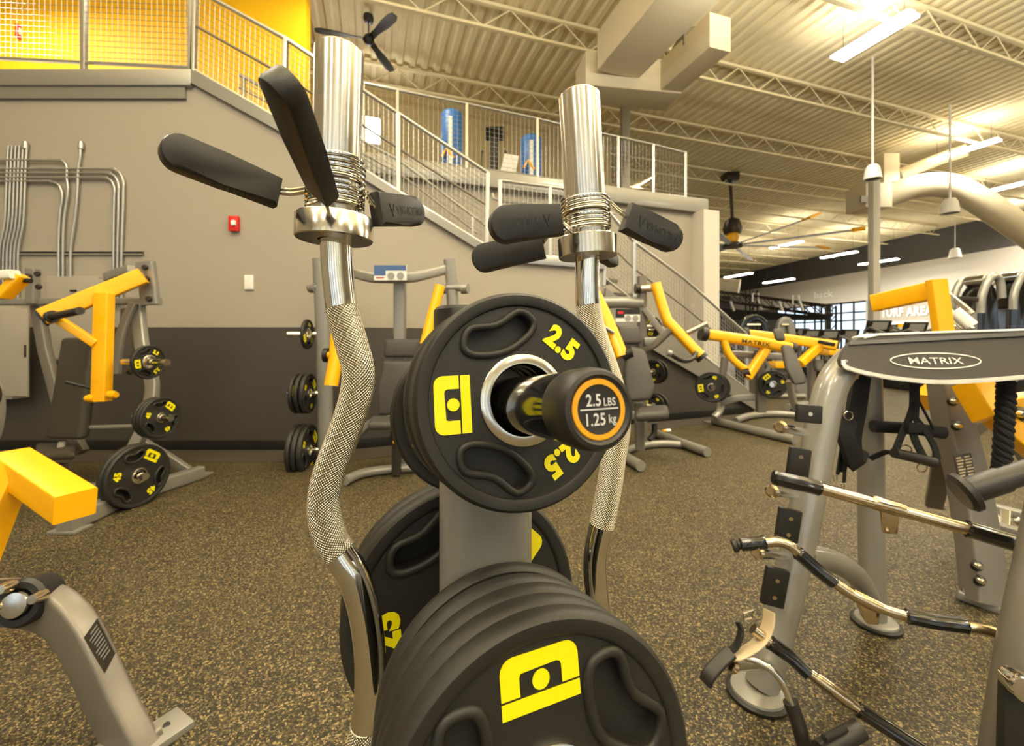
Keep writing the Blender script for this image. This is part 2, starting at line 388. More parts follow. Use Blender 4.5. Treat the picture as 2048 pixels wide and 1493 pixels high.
for n, (y0, y1, nv) in enumerate(((28.4, 31.2, 3), (31.5, 36.2, 5))):
    mb = MB(); g = MB()
    for k in range(nv+1):
        y = y0+(y1-y0)*k/nv; mb.bar([V((RX(y)+.1, y, 0)), V((RX(y)+.1, y, 3.75))], .09, .09, r=.004)
    for z in (.05, 1.25, 2.45, 3.0, 3.68): mb.bar([V((RX(y0)+.1, y0, z)), V((RX(y1)+.1, y1, z))], .08, .1, r=.004)
    wn = struct(mb, 'window_%d' % (n+1), darkmetal)
    g.slab([V((RX(y0)+.11, y0, .05)), V((RX(y1)+.11, y1, .05)), V((RX(y1)+.11, y1, 3.7)), V((RX(y0)+.11, y0, 3.7))], .012, d=V((1, .15, 0)))
    g.part('window_pane', glass, wn)
# rear wall (behind the viewer) with a row of tall glazed openings
for n, x in enumerate(range(-9, 30, 3)):
    struct(MB().aabb((x-.6, -9.3, 0), (x+.6, -9.05, 4.6)), 'wall_rear_pier_%d' % (n+1), lightwall)
    if x < 27:
        mb = MB(); [mb.aabb((x+.6, -9.25, z-.04), (x+2.4, -9.15, z+.04)) for z in (.04, 2.3, 4.56)]; wn = struct(mb, 'window_%d' % (n+3), darkmetal)
        MB().aabb((x+.6, -9.21, .05), (x+2.4, -9.2, 4.55)).part('window_pane', glass, wn)
struct(MB().aabb((-9.4, -9.3, 4.6), (30, -9.05, CZ)), 'wall_rear', lightwall)
# white lettering on the right wall
def rw_frame(px, py):
    t = (px-1024)/F; y = 27.89/(t+.15); p = P(px, py, y)
    return frame(p+V((-.02, -.003, 0)), V((.148, -.989, 0)), V((-.989, -.148, 0)))
sg = thing('wall_sign', 'white TURF AREA lettering with a bar beneath on the far right wall', 'sign', M=rw_frame(1809, 632))
mb = MB(); text(mb, 'TURF AREA', rw_frame(1812, 624), .55, .03, .04, .76); mb.part('lettering', whiteline, sg)
mb = MB(); mb.prism(rw_frame(1814, 648), rrect(2.3, .34, .1), 0, .03); mb.part('underline_bar', whiteline, sg)
sg = thing('wall_lettering', 'faint white word back on the far wall above the windows', 'sign', M=rw_frame(1646, 589))
mb = MB(); text(mb, 'back', rw_frame(1648, 589), .5, .03, .02, 1.2); mb.part('lettering', whiteline, sg)

# ------------------------------------------------------------------ stairs and railings
def mesh_panel(mb, a, b, c, d, nu, nv, r=.0028):
    """woven wire between bottom edge a-b and top edge d-c"""
    for i in range(nu+1): t = i/nu; mb.sweep([a.lerp(b, t), d.lerp(c, t)], circ(r, 4), caps=False)
    for j in range(nv+1): t = j/nv; mb.sweep([a.lerp(d, t), b.lerp(c, t)], circ(r, 4), caps=False)
    return mb
def railing(name, label, bottoms, tops, group=None, mid=None, hand=.021, post=.022, grid=.055, postsel=None):
    """posts at each pair of points; rails along the bottom and top; a wire panel in every bay"""
    t = thing(name, label, 'railing', loc=bottoms[0], group=group)
    MB().tube(tops, hand, 10).part('handrail', galv, t); MB().tube(bottoms, .018, 8).part('bottom_rail', galv, t)
    if mid:
        MB().tube([b.lerp(c, mid) for b, c in zip(bottoms, tops)], .011, 6).part('middle_rail', darksilver, t)
    for i, (b, c) in enumerate(zip(bottoms, tops)):
        if postsel and i not in postsel: continue
        d = V((0, 0, 1)) if abs((c-b).normalized().z) > .7 else (c-b)
        MB().bar([b-V((0, 0, .1)), c], post*2, post*2, up=(0, -1, 0), r=.004).part('post', galv, t)
    for i in range(len(tops)-1):
        nu = max(2, int((bottoms[i+1]-bottoms[i]).length/grid)); nv = max(2, int((tops[i]-bottoms[i]).length/grid))
        mesh_panel(MB(), bottoms[i], bottoms[i+1], tops[i+1], tops[i], nu, nv).part('mesh_panel', galv, t)
    return t
up = lambda p, h: p+V((0, 0, h))
B = [P(x, 125+(x-165)*.047, WY-.0) for x in (-270, -45, 168, 382)]
railing('gallery_railing', 'galvanised mesh guard rail in front of the yellow wall, top left', B, [up(p, 1.07) for p in B])
fb = [P(386, 139, WY), P(566, 243, WY), P(684, 312, WY), SW(797, 383), SW(973, 492)]
ft = [P(390, -22, WY), P(572, 78, WY), P(684, 153, WY), SW(797, 227), SW(976, 346)]
railing('stair_railing', 'galvanised mesh stair rail sloping from the gallery down to the half landing', fb, ft, mid=.55, postsel=(0, 1, 3, 4))
lb = [SW(1000, 507), SW(1100, 514), SW(1200, 523)]; lt = [SW(1000, 361), SW(1100, 374), SW(1200, 388)]
railing('landing_railing', 'short level mesh rail along the half landing behind the right curl bar', lb, lt, mid=.55)
sb = [SW(1208, 556), SW(1268, 603), SW(1370, 684), SW(1494, 779)]; st = [SW(1212, 418), SW(1268, 484), SW(1370, 559), SW(1492, 668)]
railing('lower_stair_railing', 'galvanised mesh stair rail sloping from the landing down to the gym floor', sb, st, mid=.55, postsel=(0, 1, 3))
# far-side rails of the flights, fixed on the wall side
def offs(p, d): return p+V((-.375, .927, 0))*d
t = thing('wall_handrail', 'double rail on the far side of the upper stair flight', 'railing', loc=offs(fb[0], 1.25))
f0 = offs(P(400, 120, WY), .95); f1 = offs(SW(965, 470), .95)
o0 = P(478, 150, 5.5); o1 = P(800, 322, 5.9); o2 = P(956, 440, 6.15)
MB().tube([o0, o1, o2, P(985, 462, 6.2)], .02, 8).part('handrail', galv, t)
MB().tube([up(o0, -.16), up(o1, -.18), up(o2, -.2)], .014, 6).part('lower_rail', galv, t)
MB().tube([up(o0, -.46), up(o1, -.5), up(o2, -.5)], .014, 6).part('foot_rail', galv, t)
for p in (P(487, 152, 5.52), P(640, 240, 5.7), P(800, 322, 5.9), P(945, 432, 6.14)): MB().bar([up(p, -.85), p], .04, .04, up=(0, -1, 0)).part('post', galv, t)
mesh_panel(MB(), up(o0, -.46), up(o1, -.5), o1, o0, 30, 8).part('mesh_panel', galv, t)
t = thing('landing_handrail', 'bent rail across the rear of the half landing', 'railing', loc=P(990, 395, 5.9))
MB().tube([P(985, 388, 5.95), P(1000, 402, 5.95), P(1120, 414, 6.2), P(1230, 428, 6.5)], .02, 8, 3).part('handrail', galv, t)
for p in (P(1040, 407, 6.05), P(1190, 424, 6.4)): MB().tube([p, up(p, -.8)], .018, 6).part('post', galv, t)
# the two flights
def flight(name, label, n, a, b, wd, rise_dir, string):
    t = thing(name, label, 'staircase', loc=(a.x, a.y, min(a.z, b.z)))
    for k in range(n):
        u = (k+.5)/n; p = a.lerp(b, u); q = p+rise_dir*wd; st = (b-a)/n; hx = V((st.x, st.y, 0))
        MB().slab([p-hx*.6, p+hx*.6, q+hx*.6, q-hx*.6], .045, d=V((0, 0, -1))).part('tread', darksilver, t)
    for s in string: MB().slab(s, .045, d=rise_dir*-1).part('stringer', silver, t)
    return t
nd = V((-.375, .927, 0))
s1 = [P(384, 141, WY-.01), P(566, 246, WY-.01), P(686, 316, WY-.01), P(686, 340, WY-.01), P(566, 268, WY-.01), P(384, 168, WY-.01)]
s1b = [SW(688, 318, -.015), SW(728, 343, -.015), SW(960, 486, -.015), SW(976, 496, -.015), SW(976, 512, -.015), SW(960, 503, -.015), SW(728, 361, -.015), SW(688, 337, -.015)]
fl = flight('upper_stair_flight', 'grey steel stair flight descending from the gallery behind its mesh rail', 11, P(398, 150, WY)+nd*.22, SW(972, 500)+nd*.16, 1.0, nd, [])
MB().slab(s1, .035, d=V((0, -1, 0))).part('stringer', silver, fl); MB().slab(s1b, .035, d=nd*-1).part('stringer', silver, fl)
ld = thing('stair_landing', 'grey half landing slab between the two stair flights', 'landing', loc=SW(1080, 520))
MB().slab([SW(974, 508)+nd*.11, SW(1207, 527)+nd*.11, SW(1207, 527)+nd*1.15, SW(974, 508)+nd*1.15], .1, d=V((0, 0, -1))).part('deck', silver, ld)
MB().bar([SW(974, 512, -.03), SW(1207, 531, -.03)], .05, .11, up=(0, 0, 1), r=.004).part('edge_beam', galv, ld)
s2 = [SW(1208, 577, -.02), SW(1338, 671, -.02), SW(1430, 735, -.02), SW(1506, 792, -.02), SW(1514, 824, -.02), SW(1494, 812, -.02), SW(1402, 758, -.02), SW(1304, 701, -.02), SW(1208, 636, -.02)]
fl = flight('lower_stair_flight', 'grey steel stair flight descending from the landing to the gym floor', 10, SW(1212, 540)+nd*.12, SW(1500, 800)+nd*.12, 1.0, nd, [s2])
# rail along the rear edge of the gallery
gxs = [(728, 318), (795, 326), (932, 343), (1072, 362), (1160, 374), (1232, 384), (1302, 394), (1366, 402)]
gtp = [(728, 172), (780, 183), (934, 212), (1072, 241), (1160, 262), (1232, 277), (1300, 292), (1364, 308)]
gB = [ML(*p)+V((.02, -.06, .05)) for p in gxs]; gT = [V((b.x, b.y, ML(*q).z)) for b, q in zip(gB, gtp)]
railing('gallery_rear_railing', 'long mesh guard rail on the upper floor behind the stairs', gB, gT, grid=.07)
# things standing on the upper floor
for px, w, lab in ((916, .5, 'blue heavy punching bag on the upper floor, left of the pair'), (1090, .42, 'blue heavy punching bag on the upper floor, just left of the right curl bar')):
    b = ML(px, 352 if px < 1000 else 372)+V((-.2, .75, 0)); b.z = MZ
    t = thing('punching_bag', lab, 'punching bag', loc=b, group='blue punching bags upstairs')
    hh = 1.25 if px < 1000 else 1.05
    MB().lathe(Matrix.Translation(b+V((0, 0, .03))), [(0, 0), (.16, 0), (.19, .04), (.19, hh-.05), (.16, hh), (0, hh)], 20).part('bag', bluem, t)
    MB().lathe(Matrix.Translation(b), [(0, 0), (.26, 0), (.26, .02), (.2, .03), (0, .03)], 20).part('base', black, t)
    mb = MB(); mb.aabb(b+V((-.03, -.2, .1)), b+V((.03, -.18, hh*.9))); mb.part('white_stripe', whiteline, t)
    mb = MB(); mb.bar([b+V((-.14, -.18, .45)), b+V((-.06, -.2, .58)), b+V((.05, -.19, .42))], .03, .05); mb.part('yellow_mark', yellow, t)
t = thing('stair_climber', 'black and white cardio machine on the upper floor between the blue bags', 'exercise machine', loc=ML(1020, 345)+V((-.3, .9, 0)))
b = ML(1020, 352)+V((-.3, .9, 0)); b.z = MZ
MB().aabb(b+V((-.3, -.25, 0)), b+V((.35, .3, .25)), .03).part('base', whitep, t)
MB().bar([b+V((0, 0, .2)), b+V((.0, -.02, .9)), b+V((.02, -.05, 1.05))], .16, .12, smooth=3).part('upright', black, t)
MB().box(Matrix.Translation(b+V((.02, -.1, 1.08))) @ Matrix.Rotation(.6, 4, 'X'), .34, .06, .24, .02).part('console', black, t)
MB().slab([b+V((.1, -.2, .25)), b+V((.38, -.2, .25)), b+V((.46, -.2, .62)), b+V((.2, -.2, .66))], .05, .012).part('side_shroud', whitep, t)
for s in (-1, 1): MB().tube([b+V((s*.2, -.1, .8)), b+V((s*.26, .3, .72)), b+V((s*.2, .4, .3))], .02, 8, 3).part('handrail', silver, t)
# bright lamp panel on the gallery's rear wall
p = P(754, 288, 11.0); t = thing('wall_lamp', 'bright square lamp glowing through the upper gallery mesh', 'lamp', loc=p)
fr = frame(V((p.x, 11.75+.405*p.x-.06, p.z)), V((.927, .375, 0)), V((.375, -.927, 0)))
MB().box(fr, .62, .66, .08, .01).part('housing', whitep, t); MB().box(fr @ Matrix.Translation((0, 0, .05)), .54, .58, .02).part('diffuser', lampm, t)

# ------------------------------------------------------------------ overhead: lamps, ducts, fans, columns, speakers
def lamp(c, L, label, wd=.3, d=AD, ceil=CZ-.02):
    lamp_light(c.x, c.y, c.z, wd, L, 48*L*(1+c.y*.11), math.atan2(d.y, d.x)-PI/2, .06)
    t = thing('ceiling_light', label, 'ceiling light', loc=c, group='long ceiling lights')
    M = frame(c, V((d.y, -d.x, 0)), V((0, 0, 1)))
    MB().box(M @ Matrix.Translation((0, 0, .06)), wd*.35, L+.02, .04, .008).part('housing', whitep, t)
    MB().box(M @ Matrix.Translation((0, 0, .02)), wd, L, .05, .012).part('diffuser', lampm, t)
    for s in (-1, 1):
        q = c+d*(s*L*.4); MB().tube([up(q, .1), V((q.x, q.y, ceil))], .004, 5).part('suspension_wire', darkmetal, t)
lamp(C(1744, 78, 6.62), 1.25, 'large ceiling light nearest the viewer, at the upper right', .36)
lamp(C(1926, 303, 6.62), 1.5, 'long ceiling light above the round duct at the right')
lamp(C(2020, 374, 6.62), 1.6, 'long ceiling light running out at the right edge', .34)
lamp(C(2052, 432, 6.62), 1.6, 'ceiling light just cut off by the right edge, lowest there')
lamp(P(1572, 491, 22), 1.7, 'ceiling light seen behind the large yellow tipped fan')
lamp(P(1677, 511, 24), 1.9, 'ceiling light left of the grey column, against the dark wall band')
lamp(P(1756, 525, 24), 1.9, 'ceiling light crossed by the grey column')
lamp(P(1476, 552, 27), 2.0, 'ceiling light below the large fan, at the ceiling edge')
lamp(P(1557, 563, 29), 2.2, 'lowest ceiling light above the black truss')
lamp(P(1388, 541, 30), 1.8, 'far ceiling light beside the end of the stair wall')
lamp(P(1288, 362, 17), 1.1, 'ceiling light glowing through the upper mesh at the right')
# ducts
t = thing('rectangular_duct', 'cream rectangular air duct with a cross trunk, top centre', 'duct', loc=C(1300, 140, 6.2))
a = C(1236, 112, 6.35); MB().bar([a, a+AD*-6.5], .86, .7, up=(0, 0, 1), r=.01).part('main_trunk', ductm, t)
b0 = C(1166, 150, 6.1); b1 = C(1352, 168, 6.1)
MB().bar([b0+AD*.1, b1+AD*.1], .62, .62, up=(0, 0, 1), r=.01).part('cross_trunk', ductm, t)
MB().bar([C(1352, 168, 6.1)+AD*.35-BD*.25, C(1460, 70, 6.1)-BD*.2], .42, .56, up=(0, 0, 1), r=.01).part('side_branch', ductm, t)
MB().bar([C(1310, 150, 6.4)+BD*.42, C(1400, 70, 6.4)], .55, .3, up=(0, 0, 1), r=.01).part('return_grille', darksilver, t)
t = thing('round_duct', 'pale round air duct curving right from a square box with a vent', 'duct', loc=P(1742, 395, 13.5))
MB().aabb(P(1716, 420, 13.5)+V((0, -.3, 0)), P(1768, 372, 13.5)+V((0, .5, 0)), .02).part('supply_box', ductm, t)
q = P(1740, 399, 13.2); MB().aabb(q+V((-.3, -.03, -.1)), q+V((.3, .02, .1))).part('vent_grille', darksilver, t)
MB().aabb(P(1768, 372, 13.8)+V((0, 0, .0)), P(1800, 306, 13.8)+V((0, .5, 0)), .02).part('riser_box', ductm, t)
MB().tube([P(1762, 396, 13.6), P(1830, 374, 13.4), P(1895, 372, 13.2), P(1955, 400, 13), P(2010, 436, 12.9), P(2110, 505, 12.9)], .36, 18, 4).part('round_pipe', ductm, t)
MB().tube([P(1800, 350, 14), P(1880, 318, 13.5), P(1935, 300, 13)], .2, 12).part('upper_pipe', ductm, t)
t = thing('spiral_duct', 'pale round duct end above the left of the black truss', 'duct', loc=P(1440, 575, 20))
MB().tube([P(1330, 566, 21), P(1440, 574, 20.4), P(1476, 577, 20)], .42, 16).part('pipe', ductm, t)
MB().lathe(axis(P(1476, 577, 20), P(1476, 577, 20)-P(1440, 574, 20.4)), [(.3, -.02), (.44, -.02), (.44, .05), (.3, .05)], 16).part('end_collar', ductm, t)
for nm, px, y, z0, z1, wd, lab in (('steel_column', 1250, 10.4, MZ, CZ, .2, 'grey steel column rising from the upper floor to the duct'), ('steel_column', 1748, 12.4, 0, 5.9, .2, 'tall grey steel column right of centre, left of the TURF AREA lettering')):
    x = (px-1024)/F*y; t = thing(nm, lab, 'column', loc=(x, y, z0))
    MB().aabb((x-wd/2, y-wd/2, z0), (x+wd/2, y+wd/2, z1), .012).part('shaft', lightwall if y > 11 else silver, t); MB().aabb((x-wd*.9, y-wd*.9, z0), (x+wd*.9, y+wd*.9, z0+.03), .005).part('base_plate', darksilver, t)
# pendant speakers
for px, py, y, lab in ((1745, 345, 9.5, 'white bell speaker hanging on a long rod before the duct box'), (1900, 413, 11.4, 'white bell speaker hanging at the right, under the curved duct'), (1910, 507, 20, 'white bell speaker hanging before the dark wall band'), (1418, 550, 22, 'small white bell speaker hanging by the end of the stair wall')):
    c = P(px, py, y); k = 15/F*y
    if y > 15: k = 10/F*y
    t = thing('pendant_speaker', lab, 'speaker', loc=c, group='white bell speakers')
    MB().lathe(Matrix.Translation(c), [(0, -k*.75), (k*.8, -k*.8), (k*.95, -k*.95), (k, -k*.9), (k*.78, k*.6), (k*.5, k), (0, k)], 18).part('bell', whitep, t)
    MB().tube([up(c, k), V((c.x, c.y, CZ+.02))], .025 if y < 12 else .012, 8).part('rod', whitep, t)
    MB().lathe(Matrix.Translation(c), [(0, -k*.82), (k*.76, -k*.82), (k*.76, -k*.86), (0, -k*.86)], 18).part('grille', black, t)
# small black three-blade fan
c = P(737, 78, 8.2); t = thing('black_ceiling_fan', 'black three blade ceiling fan above the left curl bar', 'ceiling fan', loc=c)
MB().lathe(Matrix.Translation((c.x, c.y, CZ-.1)), [(0, -.09), (.08, -.07), (.1, 0), (.09, .06), (0, .09)], 16).part('canopy', black, t)
MB().tube([V((c.x, c.y, CZ-.1)), c], .014, 8).part('down_rod', black, t)
MB().lathe(Matrix.Translation(c), [(0, -.12), (.06, -.1), (.11, -.02), (.07, .06), (0, .08)], 16).part('motor_hub', black, t)
for a in (197, -44, 78):
    d = V((math.cos(math.radians(a)), math.sin(math.radians(a))*1.0, 0)); e = V((-d.y, d.x, 0))
    pts = []
    mb = MB(); pr = [(.05, .06), (.3, .055), (.6, .1), (.85, .1), (.95, .06)]
    L = [c+d*x+e*y+V((0, 0, -.03-.02*x)) for x, y in pr]+[c+d*x-e*y*.8+V((0, 0, .02-.06*x)) for x, y in reversed(pr)]
    mb.slab(L, .014, d=V((0, 0, 1))).part('blade', black, t)
# large eight-blade fan
c = P(1465, 492, 16.0); t = thing('large_ceiling_fan', 'very large pale blade ceiling fan with yellow tips and hub', 'ceiling fan', loc=c)
blade_m = mat('pale_fan_blade', rgb(206, 212, 226), .35)
MB().tube([V((c.x-.1, c.y, CZ-.05)), up(c, .9)], .06, 10).part('down_rod', darkmetal, t); MB().box(Matrix.Translation((c.x-.1, c.y, CZ-.2)), .5, .5, .3, .03).part('mount', darkmetal, t)
MB().lathe(Matrix.Translation(up(c, .45)), [(0, 0), (.3, .02), (.34, .2), (.25, .5), (.1, .6), (0, .6)], 16).part('motor', darkmetal, t)
MB().lathe(Matrix.Translation(up(c, .12)), [(0, 0), (.2, 0), (.24, .15), (.2, .34), (0, .34)], 16).part('yellow_hub', yellow, t)
MB().lathe(Matrix.Translation(c), [(0, -.06), (.34, -.06), (.36, 0), (.34, .08), (0, .08)], 20).part('blade_ring', darkmetal, t)
for k in range(8):
    a = math.radians(231+45*k); d = V((math.cos(a), math.sin(a), 0)); e = V((-d.y, d.x, .45)).normalized()
    MB().slab([c+d*.3-e*.08, c+d*3.5-e*.12, c+d*3.5+e*.12, c+d*.3+e*.08], .03).part('blade', blade_m, t)
    MB().slab([c+d*3.5-e*.15, c+d*3.85-e*.18, c+d*3.85+e*.18, c+d*3.5+e*.15], .06).part('blade_tip', yellow, t)
# black overhead truss rig
t = thing('overhead_truss', 'black box truss rig with white clamps spanning behind the machines', 'truss', loc=(P(1530, 700, 17).x, 17, 0))
A = [P(1372, 574, 19), P(1665, 612, 15)]
def tr(p, q, k, mb, n):
    o = [V((0, 0, 0)), V((0, .35, 0)), V((0, 0, -.36)), V((0, .35, -.36))]
    for d in o: mb.tube([p+d, q+d], .035, 6)
    for i in range(n):
        a = p.lerp(q, i/n); b = p.lerp(q, (i+1)/n)
        mb.tube([a, b+o[2]], .018, 5); mb.tube([b+o[2], b], .018, 5); mb.tube([a+o[1], b+o[3]], .018, 5)
mb = MB(); tr(A[0], A[1], 0, mb, 14); mb.part('beam', darkmetal, t)
MB().slab([P(1380, 612, 19.4), P(1660, 634, 15.6), P(1655, 668-28, 15.6), P(1380, 642, 19.4)], .3, d=V((0, 1, 0))).part('valance', black, t)
for px, y, b in ((1500, 17.2, 580), (1655, 15.2, 612)):
    mb = MB()
    for dx in (0, .3):
        for dy in (0, .3): mb.tube([P(px, b, y)+V((dx, dy, 0)), V((P(px, b, y).x+dx, y+dy, 0))], .035, 6)
    z = P(px, b, y).z
    for i in range(7): mb.tube([V((P(px, 0, y).x, y, z*i/7)), V((P(px, 0, y).x+.3, y, z*(i+1)/7))], .018, 5)
    mb.part('post', black, t)
for px, py, y in ((1411, 589, 18.3), (1588, 601, 15.9), (1508, 596, 17)):
    mb = MB(); q = P(px, py, y)+V((0, -.1, 0)); mb.tube([q+V((-.11, 0, -.16)), q+V((.11, 0, -.16)), q+V((.11, 0, .16)), q+V((-.11, 0, .16))], .035, 6, closed=True); mb.part('white_clamp', whitep, t)
for px, py, y in ((1465, 612, 17.5), (1562, 612, 16), (1603, 612, 15.6), (1520, 610, 16.8)): MB().bar([P(px-4, py-9, y), P(px+3, py+10, y)], .1, .06).part('lamp_head', whitep, t)

# ------------------------------------------------------------------ weight plates
def poly_loop(bm, pts, M, z, closed=True):
    vs = [bm.verts.new(M @ V((x, y, z))) for x, y in pts]; n = len(vs)
    return vs, [bm.edges.new((vs[i], vs[(i+1) % n])) for i in range(n)]
def kidney(R, phi, w=.26, rin=.45, rout=.78, sp=26, n=40):
    """a rounded bean shaped grip opening centred at angle phi, its inner side dipping"""
    pts = []
    a0 = math.radians(sp)
    ctrl = [(-1.0, .52), (-.98, .78), (-.62, .97), (0, .74), (.62, .97), (.98, .78), (1.0, .52), (.62, .2), (0, .06), (-.62, .2)]
    cp = [V((math.cos(phi-u*a0)*(R*(rin+(rout-rin)*v)), math.sin(phi-u*a0)*(R*(rin+(rout-rin)*v)), 0)) for u, v in ctrl]
    return [(p.x, p.y) for p in catmull(cp, 4, True)]
def on_face(phi, rho, z=0.):       # frame on the plate face at angle phi with its top outwards
    return Matrix.Rotation(phi-PI/2, 4, 'Z') @ Matrix.Translation((0, rho, z))
def logo(mb, M, s, z=.0006):
    o = [(-.5, 0), (-.5, .28)]+[(-.5+.16*(1-math.cos(a)), .28+.16*math.sin(a)) for a in [PI/8*k for k in range(1, 5)]]
    o += [(.34+.16*math.sin(a), .28+.16*math.cos(a)) for a in [PI/8*k for k in range(0, 5)]]+[(.5, 0)]
    i = [(.27, 0), (.27, .2)]+[(.27-.06*(1-math.cos(a)), .2+.06*math.sin(a)) for a in (PI/4, PI/2)]+[(-.21-.06*math.sin(a), .2+.06*math.cos(a)) for a in (PI/4, PI/2)]+[(-.27, 0)]
    mb.prism(M, [(x*s, y*s) for x, y in o+i], 0, z)
    mb.prism(M, [(x*s, (y+0)*s) for x, y in [(-.5, -.03), (.5, -.03), (.5, -.2), (-.5, -.2)]], 0, z)
    mb.prism(M, [(.11*math.cos(2*PI*k/20)*s, (.11+.11*math.sin(2*PI*k/20))*s) for k in range(20)], 0, z); return mb
def plate(label, M, R, th, hub, num, holes, texts, logos, th_text=.15, through=False, hole_kw={}, group=None, cat='weight plate', segs=72, lift=.003):
    t = thing('weight_plate', label, cat, M=M, group=group); I = Matrix(); L = lambda mb: mb
    mb = MB(); rf = .865*R; zf = -lift
    prof = [(rf, zf), (rf+.012*R, zf+lift*.7), (.9*R, 0), (.965*R, 0), (.99*R, -.02*R), (R, -.06*R), (R, -th+.04*R), (.985*R, -th+.008*R), (.965*R, -th), (hub, -th), (hub, zf)]
    mb.lathe(M, prof, segs, cap=False)
    e = []
    e += poly_loop(mb.bm, [(rf*math.cos(2*PI*k/segs), rf*math.sin(2*PI*k/segs)) for k in range(segs)], M, zf)[1]
    e += poly_loop(mb.bm, [(hub*math.cos(2*PI*k/segs), hub*math.sin(2*PI*k/segs)) for k in range(segs)], M, zf)[1]
    grips = []
    for ph in holes:
        pts = kidney(R, math.radians(ph), **hole_kw); vs, ee = poly_loop(mb.bm, pts, M, zf); e += ee; grips.append((pts, vs))
    bmesh.ops.triangle_fill(mb.bm, use_beauty=True, edges=e)
    for pts, vs in grips:
        d = -th if through else -max(.75*th, .006)
        lo = [mb.bm.verts.new(M @ V((x, y, d))) for x, y in pts]; n = len(lo)
        for i in range(n): mb.face((vs[i], vs[(i+1) % n], lo[(i+1) % n], lo[i]))
        if not through: mb.face(lo)
        cx = sum(p[0] for p in pts)/n; cy = sum(p[1] for p in pts)/n
        mb.sweep([M @ V((cx+(x-cx)*1.1, cy+(y-cy)*1.14, zf+.0004)) for x, y in pts], circ(.036*R, 10), closed=True)
    bmesh.ops.remove_doubles(mb.bm, verts=mb.bm.verts, dist=1e-6)
    mb.part('rubber_body', rubber, t)
    MB().lathe(M, [(hub*1.02, zf-.002), (hub*1.01, zf+.0022), (hub*.97, zf+.003), (hub*.8, zf+.003), (hub*.76, zf), (hub*.76, -th)], 48, cap=False).part('steel_hub', steel, t)
    for ph in texts:
        mb = MB(); text(mb, num, M @ on_face(math.radians(ph), .67*R), th_text*R, zf+.0008, .06, .92); mb.part('weight_number', letter, t)
    for ph in logos:
        mb = MB(); logo(mb, M @ on_face(math.radians(ph), .60*R, zf+.0002), .50*R); mb.part('emblem', letter, t)
    return t
th21 = math.radians(21); el = math.radians(6.6)
NV = V((math.sin(th21)*math.cos(el), -math.cos(th21)*math.cos(el), math.sin(el))); RV = V((math.cos(th21), math.sin(th21), 0)); UV_ = NV.cross(RV)
if UV_.z < 0: UV_ = -UV_
NH = V((math.sin(th21), -math.cos(th21), 0))
C0 = P(1050, 800, .322)
def TF(s, D=0, dx=0, dz=0): return frame(C0+NV*s-V((0, 0, D))+RV*dx+V((0, 0, dz)), RV, NV)
HK = dict(rin=.47, rout=.80, sp=27)
def top_plate(s, lab, rot=0):
    M = TF(s, dz=-.0) @ Matrix.Rotation(math.radians(rot), 4, 'Z')
    return plate(lab, M, .0835, .0165, .0345, '2.5', (109, -116), (51, -58), (181,), .23, False, HK, 'two and a half pound plates on the upper peg')
first = top_plate(0, 'front black 2.5 pound plate with yellow numbers, on the upper peg')
dup(first, TF(-.018, dx=.001) @ Matrix.Rotation(.9, 4, 'Z'), '2.5 pound plate directly behind the front one on the upper peg')
dup(first, TF(-.036, dx=-.001) @ Matrix.Rotation(2.1, 4, 'Z'), 'third 2.5 pound plate back on the upper peg, next to the post')
Mb = frame(C0-NV*.148+V((0, 0, -.018)), RV, NV) @ Matrix.Rotation(.18, 4, 'Z')
dup(first, Mb, 'black plate half hidden behind the post at the left of the upper peg')
dup(first, Mb @ Matrix.Translation((0, 0, -.018)), 'rearmost plate on the far side of the upper peg')
# lower stack
HK2 = dict(rin=.42, rout=.82, sp=26)
D2 = .266
low = plate('front black plate of the lower stack with a yellow emblem, cut by the bottom edge', TF(.046, D2), .1165, .0185, .0345, '10', (35, 155, -75), (-20, 200), (92,), .2, False, HK2, 'plates on the lower front peg')
for k, lab in ((1, 'second plate from the front in the lower stack'), (2, 'third plate from the front in the lower stack'), (3, 'fourth plate from the front in the lower stack')):
    dup(low, TF(.046-.0215*k, D2-.002*k, dx=(-1)**k*.0008) @ Matrix.Rotation(1.3*k, 4, 'Z') @ Matrix.Scale(1-.022*k, 4), lab)
dup(low, TF(-.0405, D2-.01) @ Matrix.Rotation(2.0, 4, 'Z') @ Matrix.Scale(.915, 4), 'rearmost thin plate of the lower stack, against the post')
# the plates on the rear peg
back = plate('black 25 pound plate with open grip holes behind the post', TF(-.165, .237), .134, .026, .0345, '25', (119, -25, -110), (184, 75), (47,), .25, True, dict(rin=.52, rout=.82, sp=24), 'plates on the lower rear peg')
dup(back, TF(-.194, .238) @ Matrix.Rotation(.03, 4, 'Z'), 'second 25 pound plate behind the open grip one')

# ------------------------------------------------------------------ the plate tree that carries them
tree = thing('plate_tree', 'grey weight plate tree post with two black pegs, centre foreground', 'plate rack', loc=(C0.x, C0.y+.1, 0))
pc = V((C0.x, C0.y, 0))-NH*.099
prof = rrect(.088, .060, .024, 5)
MB().sweep([V((pc.x, pc.y, .012)), V((pc.x, pc.y, 1.118))], prof, up=-NH).part('post', silver, tree)
MB().sweep([V((pc.x, pc.y, 1.098)), V((pc.x, pc.y, 1.128)), V((pc.x, pc.y, 1.131))], rrect(.098, .069, .026, 5), up=-NH, radii=[1, 1, .95]).part('top_cap', rubber2, tree)
MB().bar([V((pc.x, pc.y, .03))-NH*.4, V((pc.x, pc.y, .03))+NH*.3], .09, .06).part('base_beam', silver, tree); MB().bar([V((pc.x, pc.y, .03))-RV*.34, V((pc.x, pc.y, .03))+RV*.34], .09, .06).part('base_beam', silver, tree)
tip = .104
